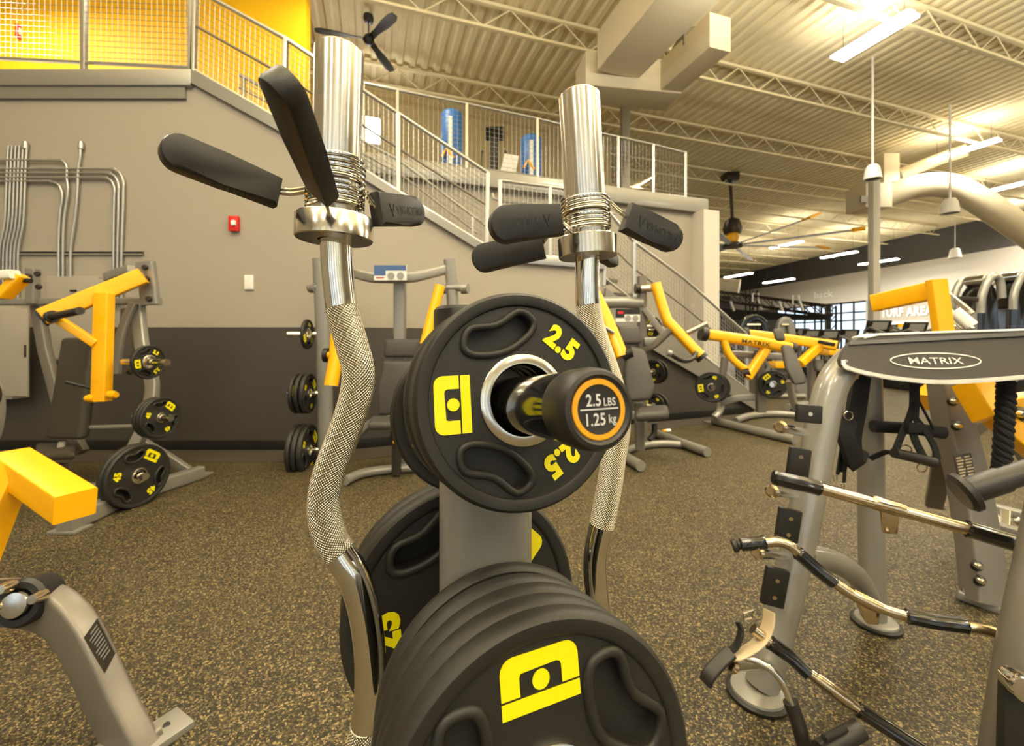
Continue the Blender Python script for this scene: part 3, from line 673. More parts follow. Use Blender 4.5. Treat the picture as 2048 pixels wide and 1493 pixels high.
def peg(D, tp, lab=None):
    o = C0-V((0, 0, D)); M = axis(o, NV)
    p = MB().lathe(frame(o-NV*.07-V((0, 0, .0035)), RV, NV), [(0, 0), (.0212, 0), (.0212, tp+.07-.026), (0, tp+.07-.026)], 36).part('peg', glossblack, tree)
    c = frame(o+NV*(tp-.028)-V((0, 0, .0035)), RV, NV)
    MB().lathe(c, [(.0, 0), (.0205, 0), (.0218, .001), (.0226, .004), (.0229, .02), (.0223, .0248), (.0208, .0276), (.0186, .0282), (.0176, .0272), (.0166, .0268), (0, .0268)], 48).part('end_cap', rubber2, p)
    return p, c
pg, cc = peg(0, tip)
MB().lathe(cc, [(.0134, .0268), (.0134, .0273), (.0160, .0273), (.0164, .0268)], 48, cap=False).part('cap_ring', ringor, pg)
lab = MB(); F1 = cc @ Matrix.Translation((0, 0, .0273))
text(lab, '2.5', F1 @ Matrix.Translation((-.0034, .0050, 0)), .0066, 0, .02, .84); text(lab, 'LBS', F1 @ Matrix.Translation((.0066, .0038, 0)), .0043, 0, .012, .86)
lab.prism(F1, [(-.0117, -.0002), (.0117, -.0002), (.0117, .0005), (-.0117, .0005)], 0, .0001)
text(lab, '1.25', F1 @ Matrix.Translation((-.0026, -.0052, 0)), .0066, 0, .016, .84); text(lab, 'kg', F1 @ Matrix.Translation((.0078, -.0060, 0)), .0060, 0, .01, .85)
lab.part('weight_label', lightgrey, pg)
peg(D2, .095)
for D in (.018, .237):
    MB().lathe(frame(C0-V((0, 0, D+.0035))-NV*.125, RV, -NV), [(0, 0), (.0212, 0), (.0212, .13), (0, .13)], 24).part('rear_peg', glossblack, tree)
# sockets that hold the two curl bars upright
# ------------------------------------------------------------------ curl bars
def curl_bar(label, path, Y, rs, sleeve, collar, ks, Ys=None):
    pts = [P(x, y, Y) for x, y in path]
    t = thing('curl_bar', label, 'barbell', loc=(pts[-1].x, Y, 0), group='bent curl bars standing in the plate tree')
    full = catmull(pts, 7)
    kz = [(P(0, a, Y).z, P(0, b, Y).z) for a, b in ks]
    segs = []; cur = []; st = None
    for p in full:
        s = any(b <= p.z <= a for a, b in kz)
        if st is None or s == st: cur.append(p)
        else: cur.append(p); segs.append((st, cur)); cur = [p]
        st = s
    segs.append((st, cur))
    for s, c in segs:
        if len(c) > 1: MB().tube(c, rs*(1.035 if s else 1), 28).part('knurled_grip' if s else 'shaft', knurl if s else chrome, t)
    (tx, ty), (bx, by) = sleeve; a = P(bx, by, Y); b = P(tx, ty, Y); wd = collar
    ax = (b-a); L = ax.length; R = wd
    MB().lathe(axis(a, ax), [(rs, 0), (R-.001, 0), (R, .002), (R, L-.003), (R-.003, L), (rs, L), (rs, L-.012), (0, L-.012)], 48, cap=False).part('sleeve', sleevem, t)
    return t, a, ax.normalized()
lp = [(672, 478), (675, 540), (680, 590), (686, 626), (704, 690), (716, 738), (713, 786), (697, 843), (677, 897), (658, 950), (648, 1000), (650, 1040), (662, 1080), (682, 1112), (706, 1150), (726, 1210), (738, 1285), (741, 1360), (735, 1430), (727, 1490), (712, 1560), (700, 1640), (716, 1760), (735, 1860), (735, 2300)]
YL = .40; KL = YL/.45
def PL(x, y, Y): return P(x, y, Y*KL)
lb_, la, lx = curl_bar('left bent chrome curl bar with knurled grip, crossing the dark wall', lp, YL, .0143, ((679, 100), (669, 478)), .0219, [(612, 1106), (1442, 1700)])
MB().lathe(axis(P(669, 481, YL), lx), [(.0148, 0), (.0336, 0), (.0346, .001), (.0346, .0205), (.0336, .0218), (.022, .0218)], 56, cap=False).part('collar_flange', steel, lb_)
YR = .525
rp = [(1175, 505), (1174, 560), (1176, 610), (1186, 660), (1206, 720), (1228, 790), (1236, 850), (1226, 920), (1221, 960), (1208, 1030), (1192, 1100), (1190, 1150), (1198, 1230), (1206, 1300), (1204, 1400), (1190, 1500), (1180, 1580), (1186, 1700), (1186, 2050)]
rb_, ra, rx = curl_bar('right bent chrome curl bar, rising behind the 2.5 pound plates', rp, YR, .0148, ((1158, 190), (1176, 512)), .0252, [(610, 1050), (1380, 1600)])
MB().lathe(axis(P(1176, 515, YR), rx), [(.0152, 0), (.035, 0), (.036, .001), (.036, .0235), (.035, .0245), (.0252, .0245)], 56, cap=False).part('collar_flange', steel, rb_)
MB().lathe(Matrix.Translation((P(735, 2300, YL).x, YL, 0)), [(.02, .06), (.026, .06), (.026, .24), (.02, .24)], 20, cap=False).part('bar_holder', silver, tree)
MB().lathe(Matrix.Translation((P(1186, 2050, YR).x, YR, 0)), [(.02, .06), (.026, .06), (.026, .24), (.02, .24)], 20, cap=False).part('bar_holder', silver, tree)
for q, y in ((P(735, 2300, YL), YL), (P(1186, 2050, YR), YR)): MB().bar([V((q.x, y, .07)), V((pc.x, pc.y, .07))], .05, .04).part('holder_arm', silver, tree)

# ------------------------------------------------------------------ spring clips
def grip(mb, a, b, w0, w1, th, up):
    """rubber lever grip from a (square end) to b (rounded end); width along up"""
    ax = (b-a); L = ax.length; M = frame(a, ax, (up-ax.normalized()*up.dot(ax.normalized())).normalized())   # x along grip, z = width
    M = M @ Matrix(((1, 0, 0, 0), (0, 0, 1, 0), (0, 1, 0, 0), (0, 0, 0, 1)))      # x length, y width, z thickness
    o = [(0, -w0/2), (L*.5, -(w0+w1)/4*.96), (L-w1*.45, -w1/2)]
    o += [(L-w1*.45+w1*.45*math.sin(x), -w1/2*math.cos(x)) for x in [PI*k/10 for k in range(1, 10)]]+[(L-w1*.45, w1/2), (L*.5, (w0+w1)/4*1.0), (0, w0/2)]
    mb.prism(M, o, -th/2, th/2, bev=th*.22); return M
def spring_clip(label, c, ax, R, turns, arms, group, wire=.0021, pitch=.0047):
    """coil around the sleeve, each arm = (wire start, grip base, grip tip, w0, w1, th, up, text side)"""
    t = thing('spring_clip', label, 'spring clip', loc=c, group=group)
    M = axis(c, ax); n = int(turns*28)
    pts = [M @ V((R*math.cos(2*PI*k/28), R*math.sin(2*PI*k/28), k/28*pitch)) for k in range(n+1)]
    MB().tube(pts, wire, 8).part('coil', chrome, t)
    for ws, gb, gt, w0, w1, th, up, side in arms:
        d = (gt-gb).normalized(); g = MB(); Mg = grip(g, gb, gt, w0, w1, th, up); gp = g.part('grip', rubber2, t)
        MB().tube([ws, ws.lerp(gb, .5)+V((0, 0, -.001)), gb+d*.004], wire*1.05, 8).part('wire_arm', chrome, t)
        MB().tube([ws+V((0, 0, .0035)), ws.lerp(gb, .5)+V((0, 0, .0025)), gb+d*.004+V((0, 0, .0035))], wire*.9, 8).part('wire_arm', chrome, t)
        if side:
            L = (gt-gb).length; tb = MB(); s = 1 if side > 0 else -1
            Q = Mg @ Matrix.Translation((L*.56, 0, s*th*.5)) @ (Matrix.Rotation(PI, 4, 'X') if s < 0 else Matrix())
            if abs(side) == 2: Q = Q @ Matrix.Rotation(PI, 4, 'Z')
            text(tb, 'ARMOURY', Q @ Matrix.Translation((.004 if abs(side) == 1 else -.006, 0, 0)), w0*.26, .0004, .0, .75)
            x0 = -L*.33 if abs(side) == 1 else L*.33
            k = w0*.17
            tb.part('embossed_lettering', black, gp)  # black stands in for the shading of the embossed letters and emblem
            MB().prism(Q @ Matrix.Translation((x0, 0, 0)), [(a*k, b*k) for a, b in [(-.75, -1), (-.5, -1), (0, .75), (.5, -1), (.75, -1), (0, 1.3)]], 0, .0006).part('embossed_emblem', black, gp)
    return t
UZ = V((0, 0, 1))
gl = 'sprung clips on the curl bar sleeves'
cl = la+lx*.0255
spring_clip('lower spring clip on the left curl bar, one grip pointing up at the viewer', cl, lx, .0246, 4.9, [
    (PL(657, 416, .424), PL(647, 388, .39), PL(556, 150, .262), .0215, .024, .0155, (UZ+V((-1.2, 0, .0))).normalized(), 1)], gl)
spring_clip('upper spring clip on the left curl bar, grips spread left and right', cl+lx*.0236, lx, .0248, 5.0, [
    (PL(612, 384, .437), PL(556, 388, .445), PL(318, 291, .372), .0275, .0295, .016, UZ, 0),
    (PL(733, 388, .455), PL(750, 419, .462), PL(840, 426, .53), .032, .030, .016, UZ, -1)], gl)
cr = ra+rx*.0285
spring_clip('lower spring clip on the right curl bar, grips pointing left and back', cr, rx, .0282, 4.2, [
    (P(1142, 464, .50), P(1120, 441, .475), P(978, 453, .452), .034, .04, .019, UZ+V((0, 0, 0)), 2),
    (P(1180, 470, .56), P(1196, 503, .62), P(1230, 526, .66), .02, .02, .016, UZ, 0)], gl)
spring_clip('upper spring clip on the right curl bar, grips out to the right and lower left', cr+rx*.0205, rx, .0284, 4.6, [
    (P(1222, 410, .535), P(1250, 434, .54), P(1358, 487, .56), .037, .035, .018, UZ+V((.35, 0, 0)), -1),
    (P(1125, 420, .55), P(1087, 492, .60), P(944, 522, .60), .036, .040, .02, UZ, 0)], gl)

# ------------------------------------------------------------------ weight machines
def part_bar(t, nm, pts, w, h, m=silver, smooth=0, upv=None, r=None, lab=None):
    return MB().bar([P(*q) if len(q) == 3 and not isinstance(q, V) else q for q in pts], w, h, up=upv, r=r, smooth=smooth).part(nm, m, t, lab)
def part_tube(t, nm, pts, r, m=silver, smooth=0, lab=None):
    return MB().tube([P(*q) if not isinstance(q, V) else q for q in pts], r, 14, smooth).part(nm, m, t, lab)
def part_pad(t, nm, corners, th, m, bev=.02, d=None):
    return MB().slab([P(*q) for q in corners], th, min(bev, th*.45), d or V((0, 1, 0))).part(nm, m, t)
def bolt(t, p, d, r=.014, m=darkmetal, nm='bolt', L=.014):
    M = axis(p, d); return MB().lathe(M, [(0, -.005), (r, -.005), (r, L*.35), (r*.75, L), (0, L)], 12).part(nm, m, t)
GP = 'plates on the chest press machine at the left'
big = None
def nplate(c, n, rot=0., k=1.): return frame(c, V((1, 0, 0)) if abs(n.x) < .8 else V((0, 1 if n.x > 0 else -1, 0)), n) @ Matrix.Rotation(rot, 4, 'Z') @ Matrix.Scale(k, 4)

# --- chest press machine against the left wall
m1 = thing('chest_press_machine', 'plate loaded press with a yellow lever and dark upright pad, at the left wall', 'exercise machine', loc=G(270, 985))
part_bar(m1, 'upright_bracket', [(291, 524, 3.35), (297, 566, 3.36), (301, 610, 3.36)], .13, .05, silver, upv=(0, -1, 0))
part_bar(m1, 'cross_beam', [(-90, 604, 3.5), (60, 604, 3.46), (318, 603, 3.42)], .07, .06, silver, upv=(0, 0, 1))
part_bar(m1, 'left_bracket', [(66, 538, 3.4), (66, 606, 3.42)], .075, .06, silver)
for q in ((290, 535, 3.32), (293, 558, 3.32), (297, 598, 3.32), (75, 548, 3.34), (77, 574, 3.34), (57, 553, 3.34)): bolt(m1, P(*q), V((.2, -1, 0)), .022)
part_bar(m1, 'top_block', [(213, 555, 3.5), (240, 545, 3.45), (262, 540, 3.4)], .05, .07, silver)
lv = part_bar(m1, 'press_lever', [(287, 552, 3.28), (88, 634, 3.02)], .07, .118, yellow, upv=(0, 0, 1), r=.008)
MB().bar([P(86, 636, 3.015), P(80, 638.5, 3.005)], .072, .12, up=(0, 0, 1), r=.008).part('lever_end_cap', black, lv)
part_bar(m1, 'lever_upright', [(209, 588, 3.14), (203, 803, 3.1)], .105, .07, yellow, upv=(0, -1, 0), r=.008)
part_bar(m1, 'lever_brace', [(118, 640, 3.04), (192, 688, 3.1)], .05, .055, yellow, upv=(0, 0, 1), r=.006)
part_tube(m1, 'handle', [(104, 634, 2.98), (132, 628, 2.9), (160, 622, 2.82)], .026, rubber2)
MB().lathe(axis(P(102, 634, 2.99), P(160, 622, 2.82)-P(102, 634, 2.99)), [(0, 0), (.042, 0), (.042, .03), (0, .03)], 16).part('handle_collar', rubber2, m1)
part_tube(m1, 'stop_pin', [(132, 764, 3.05), (186, 778, 3.1)], .012, black)
for q in ((184, 797, 3.08), (224, 790, 3.08)): MB().lathe(axis(P(*q), V((1 if q[0] > 200 else -1, -.2, 0))), [(0, -.02), (.03, -.02), (.03, .015), (.02, .04), (0, .04)], 14).part('adjuster_knob', yellow, m1)
part_pad(m1, 'back_pad', [(119, 676, 3.32), (186, 676, 3.28), (158, 881, 3.12), (87, 880, 3.16)], .075, padbrown, .03, V((.25, 1, 0)))
part_pad(m1, 'seat_pad', [(68, 925, 3.0), (150, 922, 2.96), (154, 902, 3.3), (72, 900, 3.34)], .06, padbrown, .025, V((0, 0, 1)))
part_bar(m1, 'seat_post', [(118, 930, 3.1), (122, 975, 3.12), (124, 1003, 3.14)], .07, .07, darksilver)
part_bar(m1, 'seat_link', [(126, 886, 3.2), (120, 915, 3.15)], .05, .05, darksilver)
part_bar(m1, 'rear_frame', [(75, 612, 3.52), (90, 700, 3.5), (122, 820, 3.45), (165, 905, 3.4)], .08, .06, darksilver)
part_bar(m1, 'side_rail', [(268, 606, 3.36), (252, 640, 3.34), (240, 680, 3.32), (232, 748, 3.3)], .055, .04, silver, 4, V((0, -1, 0)))
part_pad(m1, 'side_plate', [(240, 618, 3.44), (276, 612, 3.44), (272, 748, 3.4), (233, 748, 3.4)], .02, darksilver, .004)
for q in ((259, 745, 3.38), (262, 640, 3.42)): bolt(m1, P(*q), V((0, -1, 0)), .02)
part_bar(m1, 'storage_post', [(276, 608, 3.42), (284, 690, 3.35), (305, 770, 3.28), (290, 850, 3.2), (268, 898, 3.15), (225, 1000, 3.02)], .085, .06, silver, 4, V((0, -1, 0)))
part_tube(m1, 'seat_rail', [(162, 856, 3.2), (272, 853, 3.2)], .016, silver)
part_bar(m1, 'rear_strut', [(284, 885, 3.35), (330, 912, 3.42), (376, 942, 3.48)], .07, .05, silver, 0, V((0, -1, 0)))
part_bar(m1, 'floor_beam', [G(128, 1052, .05), G(255, 992, .05), G(402, 945, .05)], .08, .1, silver, 0, V((0, 0, 1)))
part_bar(m1, 'rear_floor_beam', [G(20, 985, .05), G(240, 978, .05)], .08, .08, silver, 0, V((0, 0, 1)))
for q in ((140, 1062), (398, 952)):
    g = G(*q); MB().box(Matrix.Translation(g+V((0, 0, .008))), .16, .11, .016, .004).part('foot_plate', silver, m1)
NM = V((.98, -.2, 0)).normalized()
c = P(270, 952, 2.80)+V((.035, 0, 0))
big = plate('45 pound plate on the lowest peg of the left machine, front of its pair', nplate(c, NM, .3), .206, .036, .05, '45', (85, 205, -35), (150, -75), (38,), .22, True, dict(rin=.5, rout=.8, sp=22), GP, segs=48)
dup(big, nplate(c-NM*.042, NM, 1.4), 'second 45 pound plate on the lowest peg of the left machine')
c = P(324, 836, 3.0)
dup(big, nplate(c, NM, .2, .70), 'front plate of three on the middle peg of the left machine')
dup(big, nplate(c-NM*.028, NM, 1.2, .70), 'middle plate of three on the middle peg of the left machine')
dup(big, nplate(c-NM*.056, NM, 2.2, .70), 'rear plate of three on the middle peg of the left machine')
c = P(300, 725, 3.1)
dup(first, nplate(c, NM, .1, 1.48), 'small plate alone on the top peg of the left machine')
for (x, y, Y), L in (((300, 725, 3.1), .16), ((324, 836, 3.0), .08), ((270, 952, 2.80), .09)):
    p = P(x, y, Y); part_tube(m1, 'storage_peg', [p-NM*.24, p+NM*L], .024, steel)
# --- machine cut by the left edge
m2 = thing('row_machine', 'machine cut by the left edge with a bent yellow arm and grey curved frame', 'exercise machine', loc=G(-40, 1010))
part_bar(m2, 'yellow_arm', [(-60, 592, 2.9), (10, 590, 2.92), (46, 552, 2.95)], .06, .1, yellow, 0, V((0, -1, 0)))
part_bar(m2, 'arm_bracket', [(6, 551, 2.9), (30, 549, 2.9)], .07, .06, whitep)
part_tube(m2, 'pivot_pin', [(44, 560, 2.95), (62, 562, 2.96)], .018, black)
part_bar(m2, 'curved_frame', [(-90, 690, 2.5), (-32, 735, 2.5), (-10, 800, 2.5), (-18, 870, 2.5), (-50, 930, 2.5), (-80, 1060, 2.45)], .05, .08, silver, 4)
part_bar(m2, 'floor_beam', [G(-80, 1070, .05), G(-60, 960, .05)], .09, .09, silver, 0, V((0, 0, 1)))
MB().lathe(axis(P(-48, 790, 2.45), V((.3, -1, 0))), [(0, 0), (.1, 0), (.13, .02), (.135, .05), (0, .05)], 32).part('pulley', black, m2)
# --- big yellow lever cut by the left edge
m3 = thing('yellow_lever_frame', 'thick yellow square tube lever bent in an inverted V, lower left edge', 'exercise machine', loc=P(30, 1000, 1.9))
part_bar(m3, 'lever_arm', [(20, 925, 1.98), (152, 1012, 1.72)], .13, .115, yellow, 0, V((0, 0, 1)), .006)
part_bar(m3, 'lever_arm', [(30, 930, 1.9), (-6, 1005, 1.85), (-75, 1180, 1.75)], .12, .1, yellow, 0, V((0, -1, 0)), .006)
part_bar(m3, 'floor_post', [(-75, 1170, 1.75), P(-75, 1180, 1.75)*1+V((-.05, 0, -(P(-75, 1180, 1.75).z)))], .09, .09, silver)
# --- grey curved frame, lower left
m4 = thing('curved_machine_frame', 'grey curved rectangular tube frame with a black bearing, lower left corner', 'exercise machine', loc=G(290, 1480))
ctr = [(-120, 1215, 1.34), (-40, 1206, 1.3), (40, 1206, 1.26), (105, 1220, 1.22), (150, 1262, 1.19), (186, 1330, 1.17), (218, 1400, 1.16), (258, 1478, 1.145), (285, 1530, 1.14)]
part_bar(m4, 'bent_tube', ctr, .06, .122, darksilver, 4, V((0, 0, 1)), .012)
e = P(285, 1530, 1.14)
pw = V((.75, -.66, 0))
MB().box(Matrix.Translation(G(330, 1462, .012)) @ Matrix.Rotation(-.5, 4, 'Z'), .1, .1, .02, .003).part('foot_plate', silver, m4)
MB().cyl(G(333, 1452, .02), G(333, 1452, .024), .009).part('foot_bolt_hole', black, m4)
MB().box(Matrix.Translation(G(240, 1490, .012)) @ Matrix.Rotation(-.5, 4, 'Z'), .08, .1, .02, .003).part('foot_plate', silver, m4)
part_bar(m4, 'toe', [(285, 1500, 1.14), (318, 1470, 1.175)], .05, .07, darksilver, 0, V((0, 0, 1)))
part_bar(m4, 'rear_leg', [(-120, 1215, 1.34), P(-150, 1260, 1.36), V((P(-170, 1300, 1.38).x, 1.38, 0))], .06, .1, silver, 0)
bc = P(50, 1203, 1.19); bd = (V((.12, -.9, .2))).normalized()
MB().lathe(axis(bc, bd), [(0, -.05), (.062, -.05), (.064, .012), (.056, .022), (.04, .022), (.04, .01), (0, .01)], 32).part('bearing_housing', black, m4)
MB().lathe(axis(bc, bd), [(0, .01), (.034, .01), (.036, .02), (.032, .034), (0, .036)], 28).part('shaft_end', steel, m4)
MB().box(axis(bc-V((.1, 0, .0)), bd), .1, .1, .05, .01).part('bearing_flange', black, m4)
for q in ((22, 1173, 1.17), (2, 1212, 1.17), (84, 1192, 1.18)): bolt(m4, P(*q), bd, .016, nickel, L=.03)
dn = (P(232, 1305, 1.12)-P(190, 1238, 1.12))
sp = [P(197, 1236, 1.142), P(232, 1305, 1.118), P(211, 1346, 1.122), P(170, 1275, 1.145)]
nn = (sp[1]-sp[0]).cross(sp[3]-sp[0]).normalized(); nn = nn if nn.y < 0 else -nn
pl = MB().slab(sp, .003, d=nn).part('spec_plate', plateprint, m4)
mb = MB(); X = (sp[1]-sp[0]); Y_ = (sp[3]-sp[0])
for k in range(9):
    a = sp[0]+X*(.1+.09*k)+Y_*.12+nn*.0034; mb.slab([a, a+X*.035, a+X*.035+Y_*(.5+.22*((k*7) % 4)/4), a+Y_*(.5+.22*((k*7) % 4)/4)], .0002, d=nn)
mb.part('spec_text', pinkish, pl)
# --- lat machine, centre left
m5 = thing('lat_machine', 'plate loaded machine with silver posts and a bent cross bar, behind the left curl bar', 'exercise machine', loc=G(790, 950))
Y5 = 3.75
part_bar(m5, 'side_post', [(640, 518, Y5), (646, 640, Y5), (650, 780, Y5), (652, 932, Y5)], .13, .09, silver, 3, V((0, -1, 0)), .04)
part_bar(m5, 'side_post', [(899, 520, Y5), (905, 600, Y5), (912, 780, Y5), (914, 925, Y5)], .1, .09, silver, 3, V((0, -1, 0)), .03)
part_bar(m5, 'cross_bar', [(640, 540, Y5), (700, 545, 3.7), (745, 556, 3.62), (818, 556, 3.62), (850, 550, 3.66), (896, 538, Y5)], .06, .085, silver, 3, V((0, 0, 1)), .02)
pc5 = MB().slab([P(748, 561, 3.56), P(813, 561, 3.56), P(813, 531, 3.56), P(748, 531, 3.56)], .012, d=V((0, 1, 0))).part('placard', whitep, m5)
MB().slab([P(748, 551, 3.557), P(771, 551, 3.557), P(771, 541, 3.557), P(812, 541, 3.557), P(812, 531, 3.557), P(748, 531, 3.557)], .002, d=V((0, 1, 0))).part('blue_print', cardblue, pc5)
MB().slab([P(752, 556.5, 3.557), P(768, 556.5, 3.557), P(768, 554.5, 3.557), P(752, 554.5, 3.557)], .002, d=V((0, 1, 0))).part('red_print', red, pc5)
for q in (782, 801): MB().lathe(axis(P(q, 552, 3.559), V((0, -1, 0))), [(0, 0), (.03, 0), (.03, .003), (0, .003)], 14).part('figure_print', pinkish, pc5)
for (a, b) in ((888, 934), (622, 634)): part_tube(m5, 'pivot_pin', [(a, 576, Y5-.02), (b, 576, Y5-.02)], .032, silver)
for q in ((888, 578, Y5-.02), (930, 578, Y5-.02), (626, 576, Y5-.02)): MB().lathe(axis(P(*q), V((1, -.3, 0))), [(0, -.03), (.045, -.03), (.045, .03), (0, .03)], 16).part('pivot_cap', silver, m5)
part_tube(m5, 'yellow_lever', [(880, 572, 3.65), (862, 640, 3.6), (850, 690, 3.55)], .045, yellow)
part_tube(m5, 'yellow_lever', [(676, 660, 3.5), (672, 716, 3.46), (662, 772, 3.42)], .055, yellow)
part_tube(m5, 'yellow_stub', [(646, 711, 3.5), (684, 710, 3.5)], .03, yellow)
MB().lathe(axis(P(649, 711, 3.52), V((1, 0, 0))), [(0, 0), (.06, 0), (.06, .04), (0, .04)], 14).part('stub_collar', black, m5)
part_pad(m5, 'head_pad', [(765, 716, 3.6), (845, 716, 3.6), (840, 679, 3.62), (768, 679, 3.62)], .07, padgrey, .03)
part_pad(m5, 'back_pad', [(752, 832, 3.5), (862, 832, 3.5), (850, 772, 3.54), (846, 722, 3.58), (763, 722, 3.58), (759, 772, 3.54)], .08, padgrey, .03)
part_bar(m5, 'centre_mast', [(800, 560, 3.72), (800, 700, 3.74), (800, 936, 3.74)], .1, .08, silver, 0, V((0, -1, 0)))
part_bar(m5, 'seat_beam', [(720, 868, 3.6), (745, 845, 3.55), (800, 836, 3.5)], .06, .06, silver, 3)
part_bar(m5, 'ratchet_mast', [(793, 836, 3.44), (793, 950, 3.42)], .07, .05, darkmetal)
part_bar(m5, 'ratchet_slider', [(793, 862, 3.4), (793, 890, 3.4)], .09, .05, black)
part_bar(m5, 'orange_label', [(793, 882, 3.365), (793, 887, 3.365)], .06, .01, ringor)
part_pad(m5, 'seat_pad', [(735, 862, 3.2), (850, 862, 3.2), (845, 846, 3.5), (742, 846, 3.5)], .06, padgrey, .025, V((0, 0, 1)))
part_tube(m5, 'floor_tube', [G(690, 962, .04), G(722, 948, .04), G(770, 940, .04), G(830, 936, .04), G(880, 940, .04), G(930, 958, .04)], .036, silver, 4)
for x in (652, 914):
    part_tube(m5, 'floor_runner', [G(x, 915, .04), G(x+(6 if x < 700 else 0), 960, .04)], .036, silver)
N5 = V((.995, .08, 0)).normalized(); G5 = 'plates on the lat machine behind the left curl bar'
for (x, y, k, n, lab) in ((618, 669, .0, 1, 'small plate on the top peg left of the left curl bar'), (612, 787, .0, 3, ''), (612, 900, .0, 3, '')):
    p = P(x, y, 3.7); part_tube(m5, 'storage_peg', [P(640, y, 3.74), P(576, y, 3.7)], .024, steel)
    if n == 1: dup(first, nplate(p, N5, .4, 1.55), lab, G5)
    else:
        for i, w in enumerate(('inner', 'middle', 'outer')):
            dup(big, nplate(P(x+9-i*11, y, 3.7), N5, i*1.1, .85 if y < 850 else 1.07), w+' plate of three on the '+('middle' if y < 850 else 'bottom')+' peg left of the left curl bar', G5)
# --- seated press, centre right
m6 = thing('shoulder_press_machine', 'seated plate loaded press with two bent yellow levers, right of the 2.5 pound plates', 'exercise machine', loc=G(1290, 900))
Y6 = 4.35
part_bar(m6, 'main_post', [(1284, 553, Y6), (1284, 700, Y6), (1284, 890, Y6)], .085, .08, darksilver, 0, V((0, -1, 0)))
part_tube(m6, 'pivot_pin', [(1272, 578, Y6-.06), (1306, 577, Y6-.06)], .036, steel)
MB().lathe(axis(P(1276, 578, Y6-.06), V((1, 0, 0))), [(0, -.03), (.05, -.03), (.05, .02), (0, .02)], 16).part('pivot_cap', darkmetal, m6)
part_tube(m6, 'cross_bar', [(1200, 606, Y6+.05), (1245, 605, Y6), (1284, 607, Y6)], .06, silver, 0)
part_bar(m6, 'yellow_lever', [(1311, 568, 4.25), (1326, 620, 4.2), (1334, 642, 4.18), (1400, 712, 4.05)], .09, .105, yellow, 0, V((0, -1, 0)), .03)
part_bar(m6, 'yellow_lever', [(1190, 590, 4.0), (1214, 640, 3.92), (1244, 714, 3.8)], .11, .11, yellow, 0, V((0, -1, 0)), .03)
part_tube(m6, 'lever_end', [(1400, 712, 4.05), (1406, 718, 4.04)], .058, black)
part_tube(m6, 'lever_end', [(1244, 714, 3.8), (1258, 706, 3.79), (1265, 704, 3.78)], .05, black)
part_tube(m6, 'lever_grip', [(1392, 706, 4.0), (1385, 718, 3.95), (1365, 722, 3.9), (1338, 707, 3.85)], .022, rubber2, 4)
MB().lathe(axis(P(1338, 707, 3.85), V((-1, 0, .3))), [(0, -.02), (.03, -.02), (.03, .02), (0, .02)], 14).part('grip_tip', silver, m6)
part_tube(m6, 'plate_horn', [(1374, 666, 4.1), (1414, 647, 4.05)], .028, steel)
part_bar(m6, 'lever_strut', [(1288, 702, 4.3), (1310, 690, 4.22), (1350, 652, 4.14)], .06, .06, darksilver, 0)
part_tube(m6, 'grip_bar', [(1196, 648, 3.75), (1226, 666, 3.8)], .02, steel)
part_bar(m6, 'gusset', [(1289, 618, 4.3), (1328, 670, 4.22)], .05, .06, silver, 0)
part_bar(m6, 'connector', [(1288, 684, 4.3), (1312, 682, 4.28)], .09, .08, silver)
pc6 = MB().slab([P(1231, 644, 4.22), P(1280, 644, 4.22), P(1280, 618, 4.22), P(1231, 618, 4.22)], .012, d=V((0, 1, 0))).part('placard', whitep, m6)
MB().slab([P(1231, 636, 4.217), P(1249, 636, 4.217), P(1249, 629, 4.217), P(1280, 629, 4.217), P(1280, 618, 4.217), P(1231, 618, 4.217)], .002, d=V((0, 1, 0))).part('dark_print', black, pc6)
MB().slab([P(1236, 628, 4.214), P(1247, 628, 4.214), P(1247, 623, 4.214), P(1236, 623, 4.214)], .002, d=V((0, 1, 0))).part('red_print', red, pc6)
for q in (1256, 1271): MB().lathe(axis(P(q, 637, 4.218), V((0, -1, 0))), [(0, 0), (.03, 0), (.03, .003), (0, .003)], 14).part('figure_print', pinkish, pc6)
part_pad(m6, 'head_pad', [(1238, 690, 4.05), (1286, 689, 4.05), (1280, 651, 4.1), (1236, 652, 4.1)], .09, padgrey, .035)
part_pad(m6, 'back_pad', [(1252, 806, 3.85), (1304, 802, 3.85), (1313, 775, 3.88), (1293, 700, 4.02), (1258, 690, 4.05), (1250, 740, 3.95)], .1, padgrey, .04)
part_pad(m6, 'seat_pad', [(1270, 846, 3.55), (1338, 842, 3.6), (1336, 826, 4.0), (1276, 828, 4.0)], .08, padgrey, .035, V((0, 0, 1)))
part_bar(m6, 'seat_post', [(1278, 806, 4.0), (1280, 900, 4.02)], .08, .07, darksilver)
part_bar(m6, 'seat_adjuster', [(1309, 848, 3.9), (1308, 868, 3.88), (1298, 880, 3.86)], .04, .05, black, 3)
part_bar(m6, 'rear_beam', [(1240, 832, 4.3), (1284, 830, 4.3)], .08, .08, silver)
part_tube(m6, 'floor_tube', [G(1238, 912, .04), G(1270, 895, .04), G(1320, 888, .04), G(1370, 890, .04)], .036, silver, 4)
part_tube(m6, 'floor_runner', [G(1310, 866, .05), G(1360, 885, .05), G(1415, 905, .05)], .045, silver)
part_tube(m6, 'floor_runner', [G(1236, 905, .05), G(1282, 933, .05)], .045, silver)
N6 = V((-.75, -.66, 0)).normalized(); G6 = 'plates on the press right of centre'
